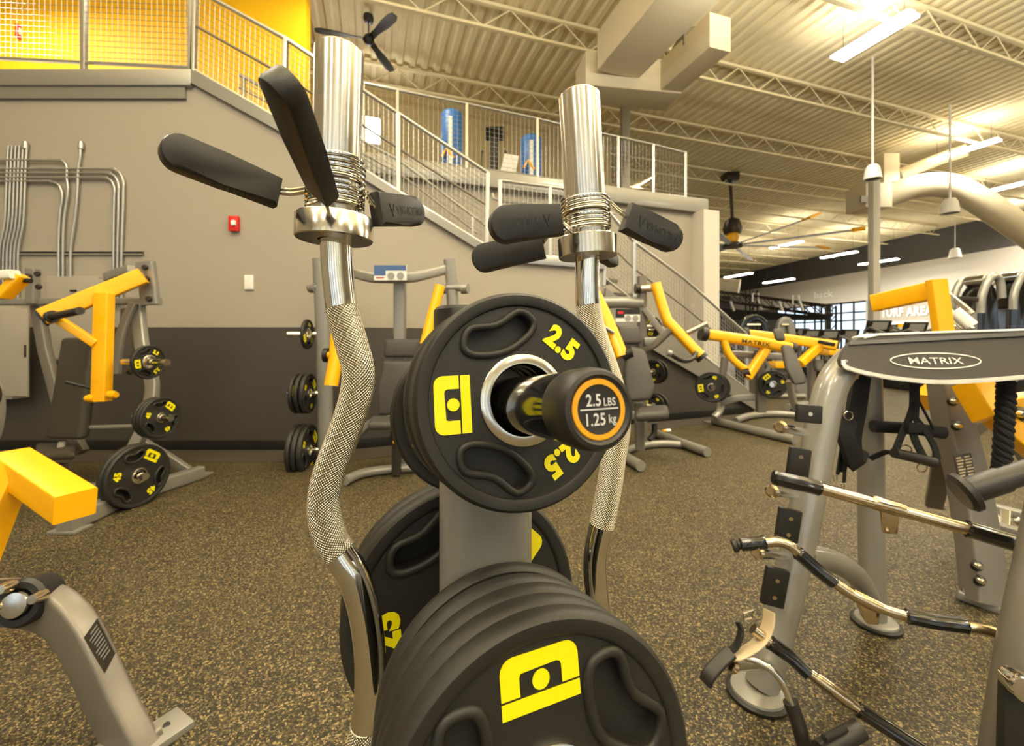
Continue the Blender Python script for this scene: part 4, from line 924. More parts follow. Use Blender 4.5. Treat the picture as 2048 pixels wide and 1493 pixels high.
for (x, y, k, pr_, lab) in ((1303, 654, 1.35, first, 'small plate on the upper peg of the press right of centre'), (1306, 744, .62, big, 'inner plate on the middle peg of the press right of centre'), (1313, 744, .62, big, 'outer plate on the middle peg of the press right of centre'), (1306, 812, .62, big, 'inner plate on the low peg of the press right of centre'), (1314, 811, .62, big, 'outer plate on the low peg of the press right of centre')):
    dup(pr_, nplate(P(x, y, 4.5), N6, x*.3, k), lab, G6)
for y in (654, 744, 812): part_tube(m6, 'storage_peg', [(1288, y, 4.46), (1318, y, 4.52)], .024, steel)
# --- incline press further right
m7 = thing('incline_press_machine', 'plate loaded press with a long yellow lever bar ending in black caps, right background', 'exercise machine', loc=G(1500, 855))
Y7 = 5.3
lv = part_bar(m7, 'press_lever', [(1412, 669, 5.1), (1500, 682, 5.05), (1580, 697, 5.0)], .12, .13, yellow, 0, V((0, 0, 1)), .04)
fm = frame(P(1512, 686, 4.94), V((1, 0, -.14)), V((.05, -1, 0))); tb = MB(); text(tb, 'MATRIX', fm, .045, .002, .03, 1.5); tb.part('lettering', black, lv)
part_tube(m7, 'lever_cap', [(1401, 667, 5.1), (1413, 669, 5.1)], .088, rubber2); part_tube(m7, 'lever_cap', [(1579, 697, 5.0), (1587, 699, 5.0)], .08, rubber2)
part_bar(m7, 'lever_brace', [(1448, 682, 5.06), (1456, 706, 5.05), (1470, 724, 5.04), (1496, 744, 5.03)], .08, .08, yellow, 3, V((0, -1, 0)), .03)
part_bar(m7, 'lever_brace', [(1535, 694, 5.04), (1494, 756, 4.98)], .1, .1, yellow, 0, V((0, -1, 0)), .03)
part_tube(m7, 'pivot_pin', [(1486, 748, 5.0), (1500, 744, 4.96)], .05, darkmetal)
part_pad(m7, 'head_pad', [(1552, 683, 4.7), (1573, 683, 4.7), (1566, 658, 4.75), (1545, 657, 4.75)], .1, padgrey, .035, V((.5, 1, 0)))
part_pad(m7, 'back_pad', [(1588, 772, 4.45), (1615, 768, 4.45), (1612, 752, 4.5), (1585, 690, 4.68), (1562, 690, 4.7), (1572, 740, 4.55)], .1, padgrey, .04, V((.4, 1, 0)))
part_bar(m7, 'main_post', [(1518, 700, 5.2), (1522, 825, 5.2)], .1, .08, darksilver, 0, V((0, -1, 0)))
part_bar(m7, 'gusset', [(1528, 722, 5.2), (1538, 735, 5.18), (1524, 760, 5.18)], .06, .05, silver)
part_bar(m7, 'cross_rail', [(1462, 708, 5.3), (1560, 714, 5.25)], .07, .08, silver)
part_bar(m7, 'rear_leg', [(1450, 715, 5.4), (1446, 745, 5.4), (1440, 770, 5.4)], .08, .06, silver, 3)
part_bar(m7, 'rear_leg', [(1442, 800, 5.45), (1440, 822, 5.4), (1428, 836, 5.35)], .08, .07, silver, 3)
part_bar(m7, 'rear_rail', [(1444, 806, 5.4), (1476, 797, 5.3), (1520, 795, 5.25)], .07, .08, silver, 3)
part_tube(m7, 'floor_runner', [G(1428, 842, .05), G(1510, 862, .05), G(1590, 880, .05)], .05, silver, 0)
part_tube(m7, 'floor_tube', [G(1470, 842, .05), G(1500, 832, .05), G(1550, 828, .05), G(1606, 832, .05)], .045, silver, 4)
MB().box(Matrix.Translation(G(1424, 845, .01)), .2, .14, .02, .004).part('foot_plate', darksilver, m7)
part_bar(m7, 'seat_post', [(1578, 762, 4.7), (1586, 800, 4.75), (1592, 822, 4.8)], .06, .06, silver)
part_tube(m7, 'storage_peg', [P(1426, 774, 5.05), P(1440, 772, 5.35)], .03, steel); part_tube(m7, 'storage_peg', [P(1544, 770, 5.0), P(1522, 770, 5.2)], .03, steel)
G7 = 'plates on the incline press in the right background'
dup(big, nplate(P(1423, 775, 5.08), V((-.25, -.97, 0)).normalized(), 2.6, .88), '45 pound plate at the left end of the incline press in the right background', G7)
dup(big, nplate(P(1429, 776, 5.13), V((-.25, -.97, 0)).normalized(), .6, .88), 'second plate behind the one at the left end of the incline press', G7)
dup(big, nplate(P(1546, 769, 5.05), V((-.15, -.97, 0)).normalized(), 1.6, .8), 'plate on the right side of the incline press in the right background', G7)
# --- the next press behind it
m8 = thing('rear_press_machine', 'second yellow levered press partly hidden behind the incline press pad', 'exercise machine', loc=G(1620, 810))
Y8 = 6.9
part_bar(m8, 'press_lever', [(1490, 668, 7.2), (1570, 678, 7.0), (1672, 692, 6.7)], .13, .16, yellow, 0, V((0, 0, 1)), .04)
part_tube(m8, 'lever_cap', [(1484, 667, 7.2), (1493, 668, 7.2)], .11, rubber2)
part_bar(m8, 'lever_brace', [(1640, 692, 6.8), (1600, 728, 6.7)], .13, .12, yellow, 0, V((0, -1, 0)), .03)
part_bar(m8, 'main_post', [(1622, 700, 7), (1624, 805, 7)], .1, .1, darksilver)
part_pad(m8, 'back_pad', [(1636, 745, 6.6), (1652, 742, 6.6), (1650, 720, 6.7), (1632, 722, 6.7)], .12, padgrey, .04)
part_tube(m8, 'floor_tube', [G(1575, 815, .05), G(1625, 808, .05), G(1690, 818, .05)], .05, silver, 3)
part_tube(m8, 'handle', [(1638, 684, 6.7), (1668, 690, 6.5)], .03, black)

# ------------------------------------------------------------------ attachment rack at the right
rk = thing('attachment_rack', 'grey tubular cable attachment rack with a dark oval fronted tray, at the right', 'rack', loc=G(1515, 1390))
YT = 1.34
leg = [(2120, 700, 1.5), (1900, 702, 1.47), (1790, 700, 1.45), (1724, 708, 1.43), (1678, 748, 1.41), (1652, 810, 1.40), (1626, 950, 1.375), (1592, 1110, 1.35), (1556, 1260, 1.335), (1524, 1372, 1.32)]
MB().tube([P(*q) for q in leg], .047, 22, 6).part('front_leg', glosssilver, rk, 'glossy silver front leg bending into the tray')
f0 = G(1515, 1392)
MB().lathe(Matrix.Translation(f0), [(0, 0), (.086, 0), (.088, .012), (.078, .016), (0, .016)], 36).part('rubber_foot', black, rk)
MB().lathe(Matrix.Translation(f0), [(.0, .016), (.076, .016), (.074, .022), (.05, .03), (0, .03)], 36).part('foot_disc', silver, rk)
g0 = G(1752, 1250)
MB().tube([P(1736, 735, 1.62), P(1741, 900, 1.63), P(1743, 1100, 1.635), V((g0.x-.01, g0.y, .02))], .042, 20).part('rear_leg', silver, rk)
MB().lathe(Matrix.Translation(g0), [(0, 0), (.078, 0), (.08, .012), (.07, .016), (0, .016)], 36).part('rubber_foot', black, rk)
MB().lathe(Matrix.Translation(g0), [(.0, .016), (.068, .016), (.066, .022), (.05, .03), (0, .03)], 36).part('foot_disc', silver, rk)
rr = [(2150, 700, 1.1), (2120, 900, 1.02), (2085, 1080, .98), (2046, 1270, .95), (2010, 1480, .94), (1985, 1640, .94)]
MB().tube([P(*q) for q in rr]+[V((P(1930, 1950, .93).x, .93, .02))], .038, 20, 5).part('front_leg', darksilver, rk)  # this leg's shade is put into its darker paint
MB().tube([P(1608, 1112, 1.36), P(1660, 1122, 1.42), P(1710, 1150, 1.52), P(1738, 1200, 1.6)], .036, 18, 5).part('cross_tube', silver, rk)
out = [(1681, 722), (1686, 708), (1698, 690), (1716, 677), (1745, 671), (1880, 666), (2048, 661), (2200, 657), (2210, 745), (2120, 753), (2048, 758), (1960, 765), (1880, 768), (1810, 763), (1750, 754), (1700, 742), (1684, 733)]
fy = lambda x: YT+.02+(x-1681)*.00006
tr = MB().slab([P(x, y, fy(x)-.0006*(y-700)) for x, y in out], .016, d=V((0, 1, 0))).part('tray_front', trayface, rk)
bot = catmull([V((x, y, 0)) for x, y in out[8:]+[out[0]]], 4)
MB().sweep([P(q.x, q.y, fy(q.x)-.0006*(q.y-700)+.004) for q in bot], [(-.001, -.0035), (.012, -.0035), (.012, .0035), (-.001, .0035)], up=(0, -1, 0)).part('edge_strip', whiteline, tr)
topc = [V((x, y, 0)) for x, y in out[3:8]]
MB().sweep([P(q.x, q.y-1, fy(q.x)-.0006*(q.y-700)+.02) for q in topc], rrect(.05, .006, .002), up=(0, 0, 1)).part('top_strip', whiteline, tr)
o = P(1871, 722, fy(1871)-.0006*22-.0008); R_ = (P(1971, 722, fy(1971)-.0132)-P(1771, 722, fy(1771)-.0132)); LF = frame(o+V((0, -.001, 0)), R_, V((.04, -.935, .355)))
rx = 95/F*1.34; rz = 16.5/F*1.34
MB().sweep([LF @ V((rx*math.cos(2*PI*k/64), rz*math.sin(2*PI*k/64), 0)) for k in range(64)], [(-.0016, -.0008), (.0016, -.0008), (.0016, .0008), (-.0016, .0008)], up=LF.to_3x3() @ V((0, 0, 1)), closed=True).part('oval_ring', whiteline, tr)
tb = MB(); text(tb, 'MATRIX', LF, .0215, .0006, .003, 1.62); tb.part('lettering', whiteline, tr)
for q in ((1692, 723),): bolt(rk, P(q[0], q[1], fy(q[0])-.015), V((0, -1, 0)), .006, chrome, L=.004)
MB().slab([P(1700, 690, 1.36), P(2200, 664, 1.40), P(2200, 664, 1.72), P(1730, 690, 1.66)], .012, d=V((0, 0, 1))).part('tray_shelf', silver, rk)
# rubber pads and chrome pegs down the front legs
def pad_on(q, w, h, Y, tilt, holes):
    w *= 1.15; M = frame(P(q[0], q[1], Y), V((1, .1, .12)), V((-.15, -1, .05))) @ Matrix.Rotation(tilt, 4, 'Z')
    p = MB().box(M, w, h, .02, .006).part('bumper_pad', rubber, rk)
    for v in holes: MB().lathe(M @ Matrix.Translation((0, v*h, .0105)), [(.003, 0), (.0062, 0), (.0062, .0012), (.003, .0012)], 14).part('pad_rivet', nickel, p)
pad_on((1617, 828), .062, .056, 1.30, -0.20, (0,))
pad_on((1597, 925), .052, .086, 1.29, -0.28, (.2,))
pad_on((1576, 1050), .055, .096, 1.28, -0.30, (.22, -.28))
pad_on((1549, 1174), .056, .112, 1.27, -0.32, (.2, -.25))
pad_on((2046, 1440), .07, .14, .86, -.2, (.12, -.3))
for (x0, y0, Y0), (x1, y1, Y1) in (((1562, 855, 1.2), (1608, 866, 1.34)), ((1545, 983, 1.18), (1590, 990, 1.33)), ((1516, 1106, 1.16), (1572, 1112, 1.32)), ((1465, 1332, 1.12), (1540, 1330, 1.3))):
    a, b = P(x0, y0, Y0), P(x1, y1, Y1)
    p = MB().tube([a, b], .014, 16).part('hook_peg', chrome, rk); MB().lathe(axis(a, a-b), [(0, -.012), (.017, -.012), (.018, .004), (.012, .012), (0, .014)], 18).part('peg_tip', letter if False else nickel, p)
a = P(2046, 1375, .84); MB().lathe(axis(a, V((-.3, -1, .1))), [(0, -.03), (.022, -.03), (.026, 0), (.024, .012), (0, .014)], 22).part('hook_peg', chrome, rk)
# --- cable bars resting on the pegs
def cable_bar(label, segs, rad, kinds):
    t = thing('cable_bar', label, 'cable attachment', loc=P(*segs[0][0]), group='cable bars on the rack')
    for pts, k in zip(segs, kinds):
        pp = [P(*q) for q in pts]
        if k == 'g':                      # ribbed grip
            d = (pp[-1]-pp[0]).normalized(); prof = [(rad*1.28*(1+.04*math.cos(9*a))*math.cos(a), rad*1.28*(1+.04*math.cos(9*a))*math.sin(a)) for a in [2*PI*i/54 for i in range(54)]]
            q = [pp[0], pp[0]+d*.004, pp[0]+d*.008]+pp[1:-1]+[pp[-1]-d*.008, pp[-1]-d*.004, pp[-1]]
            MB().sweep(q, prof, radii=[.86, 1.08, 1]+[1]*(len(pp)-2)+[1, 1.08, .86]).part('ribbed_grip', glossblack, t)
        elif k == 'c': MB().tube(pp, rad*1.2, 20, radii=[.92]+[1]*(len(pp)-2)+[.92]).part('centre_collar', nickel, t)
        elif k == 'k': MB().lathe(axis(pp[0], pp[-1]-pp[0]), [(0, 0), (rad*1.1, 0), (rad*1.35, rad*.3), (rad*1.35, rad*.9), (rad*.9, rad*1.3), (rad*.9, (pp[-1]-pp[0]).length)], 20).part('end_knob', rubber2, t)
        elif k == 'h': MB().slab([pp[0], pp[1], pp[2], pp[3]], .012, .003, V((0, 1, 0))).part('hanger_tab', nickel, t)
        else: MB().tube(pp, rad, 18, 5 if len(pp) > 2 else 0).part('bar_shaft', nickel, t)
    return t
y1 = lambda x: 1.205-(x-1545)*.00030
L1 = lambda x, y: (x, y, y1(x))
cable_bar('straight cable bar with black ribbed ends and a hanging tab, top bar on the rack', [
    [L1(1546, 955), L1(1596, 966), L1(1641, 977)], [L1(1636, 976), L1(1940, 1060)], [L1(1742, 1004), L1(1750, 1006), L1(1796, 1019), L1(1806, 1022)], [L1(1764, 1018), L1(1800, 1026), L1(1797, 1070), L1(1770, 1068)], [L1(1930, 1057), L1(2000, 1078), L1(2100, 1106)]], .0158, 'gschg')
y2 = lambda x: 1.185-(x-1460)*.00034
L2 = lambda x, y: (x, y, y2(x))
cable_bar('bent cable curl bar with black grips and an end knob, middle of the rack', [
    [L2(1464, 1093), L2(1482, 1090)], [L2(1480, 1090), L2(1506, 1088), L2(1532, 1085)], [L2(1528, 1086), L2(1556, 1084), L2(1580, 1092), L2(1598, 1108)], [L2(1594, 1105), L2(1632, 1138), L2(1668, 1166)], [L2(1664, 1163), L2(1705, 1190), L2(1755, 1214), L2(1815, 1234)],
    [L2(1702, 1187), L2(1712, 1193), L2(1750, 1212), L2(1762, 1217)], [L2(1712, 1200), L2(1762, 1220), L2(1758, 1252), L2(1736, 1250)], [L2(1810, 1233), L2(1870, 1245), L2(1936, 1253)], [L2(1932, 1253), L2(1980, 1263), L2(2015, 1282), L2(2060, 1325)]], .0132, 'kgsgscHgs'.replace('H', 'h'))
y3 = lambda x: 1.13-(x-1500)*.00032
L3 = lambda x, y: (x, y, y3(x))
cable_bar('lowest cable bar on the rack with black grips, running off the bottom edge', [
    [L3(1506, 1258), L3(1545, 1290)], [L3(1538, 1284), L3(1580, 1314), L3(1616, 1346)], [L3(1610, 1341), L3(1722, 1424)], [L3(1630, 1355), L3(1638, 1361), L3(1690, 1400), L3(1698, 1406)], [L3(1714, 1418), L3(1770, 1454), L3(1850, 1506)]], .0135, 'sgscg')
# --- leather cuff with a handle beside it
t = thing('ankle_cuff', 'pale leather cuff with a black strap and buckle on the lowest rack peg', 'cuff', loc=P(1500, 1290, 1.12))
cp = [P(1538, 1222, 1.14), P(1536, 1250, 1.13), P(1522, 1280, 1.12), P(1498, 1300, 1.11), P(1470, 1312, 1.11), P(1458, 1300, 1.13)]
MB().sweep(catmull(cp, 5), rrect(.044, .005, .002), up=(.5, .3, .8)).part('leather_band', beltm, t)
MB().sweep(catmull([P(1475, 1245, 1.14), P(1482, 1262, 1.13), P(1474, 1290, 1.12), P(1462, 1302, 1.12)], 5), rrect(.03, .008, .003), up=(1, 0, .2)).part('inner_strap', fabric, t)
MB().tube([P(1486, 1226, 1.13), P(1506, 1220, 1.13), P(1504, 1236, 1.13), P(1488, 1240, 1.13)], .0035, 8, closed=True).part('buckle', chrome, t)
MB().sweep(catmull([P(1462, 1305, 1.1), P(1440, 1325, 1.09), P(1418, 1350, 1.08), P(1411, 1366, 1.08)], 5), rrect(.034, .014, .006), up=(.5, 0, .8)).part('strap_tail', rubber2, t)
t = thing('stirrup_handle', 'curved chrome handle with a black grip hanging at the bottom of the rack', 'cable attachment', loc=P(1560, 1400, 1.08))
MB().tube([P(1490, 1316, 1.1), P(1512, 1322, 1.09), P(1540, 1338, 1.08), P(1564, 1366, 1.07), P(1580, 1404, 1.06), P(1586, 1424, 1.055)], .0085, 14, 5).part('chrome_bow', chrome, t)
MB().tube([P(1581, 1404, 1.06), P(1597, 1450, 1.05), P(1616, 1520, 1.04)], .0175, 16).part('grip', rubber2, t)
t = thing('grip_handle', 'short black tube handle at the bottom edge below the lowest cable bar', 'cable attachment', loc=P(1690, 1475, 1.0))
MB().tube([P(1640, 1505, 1.0), P(1718, 1460, 1.04)], .022, 18).part('grip', rubber2, t); MB().tube([P(1648, 1478, .99), P(1690, 1458, 1.02)], .008, 10).part('side_strap', fabric, t)
MB().tube([P(1640, 1505, 1.0), P(1560, 1545, .98)], .012, 12).part('inner_bar', chrome, t)
# --- black horn bar with a flange
t = thing('flanged_horn_bar', 'thick black padded bar with a round end flange, pointing left at the right edge', 'cable attachment', loc=P(1990, 975, .98))
fa = P(1930, 985, .98); fb_ = P(2110, 925, .93); M = axis(fa, fb_-fa)
MB().lathe(M, [(0, -.012), (.036, -.012), (.0435, -.004), (.0435, .006), (.034, .012), (.026, .014), (0, .014)], 36).part('end_flange', rubber2, t)
MB().lathe(M, [(0, .01), (.0275, .01), (.0275, .075), (.024, .08), (.024, (fb_-fa).length), (0, (fb_-fa).length)], 28).part('padded_bar', rubber2, t)
# --- straps, handles and rope hung under the tray
def strap(t, nm, pts, wd, th=.006, m=fabric, upv=(1, 0, 0)): return MB().sweep(catmull([P(*q) for q in pts], 5), rrect(th, wd, .002), up=upv).part(nm, m, t)
t = thing('strap_bundle', 'bundle of black nylon straps hanging left of the rear rack leg', 'straps', loc=P(1700, 900, 1.5))
strap(t, 'strap', [(1714, 752, 1.52), (1708, 800, 1.52), (1698, 850, 1.52), (1690, 900, 1.52), (1684, 945, 1.52)], .03)
strap(t, 'strap', [(1722, 752, 1.53), (1712, 820, 1.5), (1702, 880, 1.5), (1708, 925, 1.5)], .06, .02)
strap(t, 'strap', [(1700, 800, 1.52), (1686, 860, 1.52), (1684, 888, 1.52), (1675, 950, 1.52)], .012)
strap(t, 'strap', [(1704, 830, 1.51), (1694, 880, 1.51), (1688, 966, 1.51)], .012)
strap(t, 'padded_loop', [(1697, 838, 1.5), (1690, 868, 1.48), (1700, 900, 1.48), (1712, 930, 1.5), (1722, 910, 1.54)], .05, .024)
for q in ((1671, 956), (1686, 972)): MB().tube([P(q[0]-4, q[1]-4, 1.52), P(q[0]+4, q[1]-4, 1.52), P(q[0]+3, q[1]+6, 1.52), P(q[0]-3, q[1]+6, 1.52)], .002, 6, closed=True).part('metal_ring', chrome, t)
MB().tube([P(1697+9*math.cos(a), 832+9*math.sin(a), 1.48) for a in [2*PI*k/10 for k in range(10)]], .002, 6, closed=True).part('metal_ring', chrome, t)
MB().tube([P(1714, 738, 1.5), P(1714, 756, 1.52)], .006, 8).part('brass_hook', nickel, t)
t = thing('harness_handles', 'black webbing harness with padded bar and stirrup grips hanging under the tray', 'straps', loc=P(1830, 880, 1.5))
strap(t, 'strap', [(1829, 760, 1.5), (1829, 800, 1.5), (1827, 840, 1.49)], .035)
strap(t, 'strap', [(1830, 800, 1.495), (1818, 838, 1.49), (1800, 878, 1.48), (1788, 905, 1.48), (1770, 905, 1.5), (1740, 918, 1.53)], .024)
strap(t, 'strap', [(1831, 838, 1.49), (1850, 862, 1.48), (1866, 888, 1.48), (1874, 915, 1.47), (1870, 930, 1.47)], .024)
strap(t, 'strap', [(1822, 850, 1.48), (1830, 880, 1.48), (1842, 905, 1.48), (1850, 920, 1.47)], .026)
strap(t, 'thin_strap', [(1836, 800, 1.5), (1850, 826, 1.5), (1868, 860, 1.5)], .008)
MB().tube([P(1745, 853, 1.56), P(1830, 858, 1.54), P(1888, 866, 1.52)], .022, 16).part('padded_bar', fabric, t)
MB().box(frame(P(1827, 856, 1.475), V((1, 0, 0)), V((0, -1, 0))), .05, .035, .02, .008).part('pad_sleeve', fabric, t)
MB().tube([P(1788, 906, 1.46), P(1830, 916, 1.46), P(1868, 926, 1.46)], .0175, 16).part('stirrup_grip', rubber2, t)
MB().tube([P(1844+10*math.cos(a), 936+9*math.sin(a), 1.46) for a in [2*PI*k/14 for k in range(14)]], .0022, 6, closed=True).part('metal_ring', nickel, t)
MB().tube([P(1811+12*math.cos(a), 901+10*math.sin(a), 1.5) for a in [2*PI*k/14 for k in range(14)]], .0022, 6, closed=True).part('metal_ring', nickel, t)
t = thing('triceps_rope', 'black braided pull rope with a frayed end hanging at the far right', 'rope', loc=P(2005, 900, 1.35))
rp_ = catmull([P(2012, 750, 1.46), P(2012, 800, 1.45), P(2008, 860, 1.44), P(2004, 920, 1.44), P(2000, 955, 1.44)], 12)
for s in (0, 2.09, 4.19):
    MB().tube([p+V((.0135*math.cos(i*.75+s), .0135*math.sin(i*.75+s), 0)) for i, p in enumerate(rp_)], .0135, 8).part('rope_strand', fabric, t)
mb = MB()
for k in range(16):
    a = k*2.4; p = rp_[-1]+V((.012*math.cos(a), .012*math.sin(a), .01)); mb.tube([p, p+V((.012*math.cos(a)-.012, .012*math.sin(a), -.03-.006*(k % 4)))], .0018, 5)
mb.part('frayed_end', fabric, t, kind='stuff')
MB().lathe(axis(P(2012, 745, 1.46), V((0, 0, -1))), [(0, 0), (.026, 0), (.03, .02), (.024, .036), (0, .036)], 18).part('rope_ferrule', chrome, t)
# ------------------------------------------------------------------ yellow armed machine behind the rack
m9 = thing('pulldown_machine', 'grey upright machine with square yellow arms standing behind the rack at the right', 'exercise machine', loc=G(1965, 1210))
part_bar(m9, 'main_upright', [(1886, 700, 1.98), (1908, 850, 1.93), (1935, 960, 1.88), (1958, 1100, 1.80), (1968, 1205, 1.75)], .125, .09, darksilver, 3, V((0, -1, 0)), .01)
for q in ((1905, 803, 1.88), (1913, 852, 1.87), (1953, 1132, 1.74), (1959, 1162, 1.725)):
    bolt(m9, P(*q), V((0, -1, .0)), .022, black, L=.012); bolt(m9, P(q[0]+2, q[1], q[2]-.015), V((0, -1, 0)), .012, chrome)
sp = [P(1906, 912, 1.835), P(1940, 906, 1.835), P(1950, 962, 1.80), P(1918, 966, 1.80)]
nn = V((0, -1, .1)).normalized()
pl = MB().slab(sp, .004, d=nn).part('spec_plate', plateprint, m9); mb = MB(); X = sp[1]-sp[0]; Y_ = sp[3]-sp[0]
for r_ in range(8):
    for c_ in range(2):
        a = sp[0]+X*(.08+.48*c_)+Y_*(.08+.11*r_)+nn*.0045; mb.slab([a, a+X*(.3+.1*((r_*5+c_*3) % 3)/2), a+X*(.3+.1*((r_*5+c_*3) % 3)/2)+Y_*.05, a+Y_*.05], .0003, d=nn)
mb.part('spec_text', beltm, pl)
part_bar(m9, 'yellow_arm', [(1748, 607, 2.25), (1872, 580, 2.0)], .05, .088, yellow, 0, V((0, 0, 1)), .006)
part_bar(m9, 'yellow_upright', [(1872, 560, 1.98), (1888, 670, 1.96), (1900, 745, 1.95)], .075, .04, yellow, 0, V((0, -1, 0)), .006)
part_bar(m9, 'yellow_block', [(1852, 806, 2.1), (1900, 770, 2.1)], .09, .1, yellow, 0, V((0, 0, 1)), .006)
part_bar(m9, 'yellow_lever', [(1945, 765, 1.8), (1990, 838, 1.72)], .1, .1, yellow, 0, V((0, -1, 0)), .006)
part_bar(m9, 'yellow_lever', [(1985, 815, 1.76), (2120, 795, 1.78)], .08, .07, yellow, 0, V((0, 0, 1)), .006)
part_bar(m9, 'yellow_lever', [(1982, 828, 1.75), (2075, 905, 1.7)], .07, .075, yellow, 0, V((0, -1, 0)), .006)
bolt(m9, P(2035, 828, 1.72), V((0, -1, 0)), .03, darkmetal, 'pivot_nut', .03); bolt(m9, P(2041, 829, 1.69), V((0, -1, 0)), .014, chrome)
part_bar(m9, 'curved_brace', [(1938, 860, 1.95), (1975, 835, 2.0), (2010, 845, 2.05), (2060, 920, 2.1)], .06, .07, darksilver, 4)
part_bar(m9, 'foot_bar', [(1914, 1186, 1.80), (2026, 1228, 1.70)], .05, .035, silver, 0, V((0, 0, 1)))
for q in ((1932, 1188, 1.78), (2008, 1218, 1.71)): bolt(m9, P(*q), V((0, 0, 1)), .02, chrome, L=.02)
part_bar(m9, 'rear_strut', [(1885, 905, 1.95), (1878, 960, 2.05), (1868, 1008, 2.2)], .07, .05, darksilver, 3)
part_bar(m9, 'rear_foot', [(1852, 1008, 2.3), (1888, 1013, 2.26)], .06, .03, silver, 0, V((0, 0, 1)))
part_bar(m9, 'floor_rail', [(1972, 1012, 2.2), (2080, 1040, 2.1)], .06, .04, silver, 0, V((0, 0, 1))); part_bar(m9, 'floor_rail', [(1970, 1050, 2.0), (2080, 1080, 1.92)], .06, .05, darksilver, 0, V((0, 0, 1)))
part_bar(m9, 'chrome_guide', [(2010, 1025, 2.12), (2008, 1062, 2.0)], .04, .03, chrome, 0)
for q in ((1985, 1028, 2.1), (2038, 1044, 2.05)): bolt(m9, P(*q), V((0, -1, .3)), .02, chrome)
# ------------------------------------------------------------------ background machines at the right
for px, py, w_, lab in ((1977, 552, 1, 'black shrouded weight stack tower with grey top, left of the right edge pair'), (2044, 545, 1.1, 'black shrouded weight stack tower cut by the right edge')):
    y = 5.6 if px < 2000 else 6.15; t = thing('weight_stack_tower', lab, 'exercise machine', loc=(P(px, 700, y).x, y, 0), group='black weight stack towers')
    p = lambda dx, dy: P(px+dx*w_, py+dy, y)
    MB().slab([V((p(-22, 0).x, y, .1)), V((p(20, 0).x, y, .1)), p(19, 60), p(16, 26), p(6, 12), p(-6, 30), p(-20, 70)], .3, .02, V((0, 1, 0))).part('shroud', glossblack, t)
    [MB().tube([p(-21, 75)+V((0, d, 0)), p(-19, 45)+V((0, d, 0)), p(-8, 14)+V((0, d, 0)), p(5, 2)+V((0, d, 0)), p(17, 10)+V((0, d, 0)), p(21, 45)+V((0, d, 0))], .045, 12, 4).part('top_frame', glosssilver, t) for d in (-.03, .33)]
    MB().cyl(p(4, 6)+V((0, .02, 0)), p(4, 6)+V((0, .28, 0)), .07, 16).part('pulley', chrome, t)
    MB().aabb(V((p(-14, 0).x, y-.03, .2)), V((p(10, 0).x, y, 1.2)), .01).part('weight_stack', black, t)
    MB().aabb(V((p(-24, 0).x, y-.1, 0)), V((p(24, 0).x, y+.4, .1)), .02).part('base', silver, t)
t = thing('cable_crossover', 'chrome framed machine between the yellow upright and the black towers', 'exercise machine', loc=(P(1930, 700, 5.0).x, 5.0, 0))
for (a, b, w_) in (((1893, 585, 5.2), (1945, 628, 5.0), .07), ((1895, 618, 5.1), (1942, 660, 4.9), .08), ((1900, 645, 5.1), (1936, 672, 4.9), .06)): part_bar(t, 'chrome_rail', [a, b], w_, w_*.8, chrome)
part_bar(t, 'pale_cushion', [(1908, 622, 4.95), (1944, 652, 4.85)], .1, .12, whitep, 0, None, .04)
for x in (1896, 1944): part_bar(t, 'post', [(x, 590 if x < 1900 else 626, 5.15), V((P(x, 0, 5.15).x, 5.15, 0))], .07, .07, silver)
part_bar(t, 'cross_head', [(1918, 598, 5.6), (1956, 600, 5.6)], .08, .06, darkmetal)
def cardio(px, py, y, lab, k=1., hood=False):
    """upright console machine seen far off; py is the console's pixel row"""
    c = P(px, py, y); t = thing('cardio_machine', lab, 'exercise machine', loc=(c.x, y, 0), group='cardio machines across the gym')
    MB().aabb((c.x-.3*k, y-.8, 0), (c.x+.3*k, y+.8, .25), .04).part('deck', black, t)
    for s in (-1, 1): MB().tube([V((c.x+s*.28*k, y+.5, .2)), V((c.x+s*.3*k, y+.3, c.z-.1)), V((c.x+s*.3*k, y-.3, c.z-.2))], .035, 8, 3).part('handrail', silver, t)
    M = Matrix.Translation(c+V((0, .25, 0))) @ Matrix.Rotation(.35, 4, 'X')
    MB().box(M, .62*k, .08, .34*k, .03).part('console', black, t); MB().box(M @ Matrix.Translation((0, -.045, .02)), .4*k, .01, .2*k).part('screen', pinkish, t)
    MB().bar([V((c.x, y+.4, .2)), V((c.x, y+.3, c.z))], .12, .1).part('mast', darksilver, t)
    return t
cardio(1773, 652, 11, 'black cardio machine just right of the grey column base')
cardio(1612, 664, 16.8, 'cardio machine before the bright windows, leftmost of the row', .9); cardio(1634, 668, 13.2, 'cardio machine before the bright windows, beside the truss post', .9); cardio(1672, 670, 11.4, 'cardio machine before the bright windows, right of the truss post', .9); cardio(1712, 668, 13.4, 'cardio machine before the bright windows, left of the grey column', .9)
cardio(1852, 655, 9, 'cardio machine just left of the yellow upright bar, below the lettering', .8)
t = thing('desk_counter', 'grey counter with dark and yellow signs below the TURF AREA lettering', 'counter', loc=(P(1806, 700, 14).x, 14, 0))
MB().aabb(V((P(1790, 0, 14).x, 14, 0)), V((P(1824, 0, 14).x, 14.5, P(0, 660, 14).z)), .02).part('body', silver, t); MB().aabb(V((P(1786, 0, 14).x, 13.9, P(0, 662, 14).z)), V((P(1826, 0, 14).x, 14.6, P(0, 657, 14).z))).part('top', whitep, t)
MB().aabb(V((P(1788, 0, 14).x, 14.2, P(0, 655, 14).z)), V((P(1806, 0, 14).x, 14.25, P(0, 649, 14).z))).part('dark_sign', darkmetal, t); MB().aabb(V((P(1807, 0, 14).x, 14.2, P(0, 654, 14).z)), V((P(1821, 0, 14).x, 14.25, P(0, 647, 14).z))).part('yellow_sign', yellow, t)
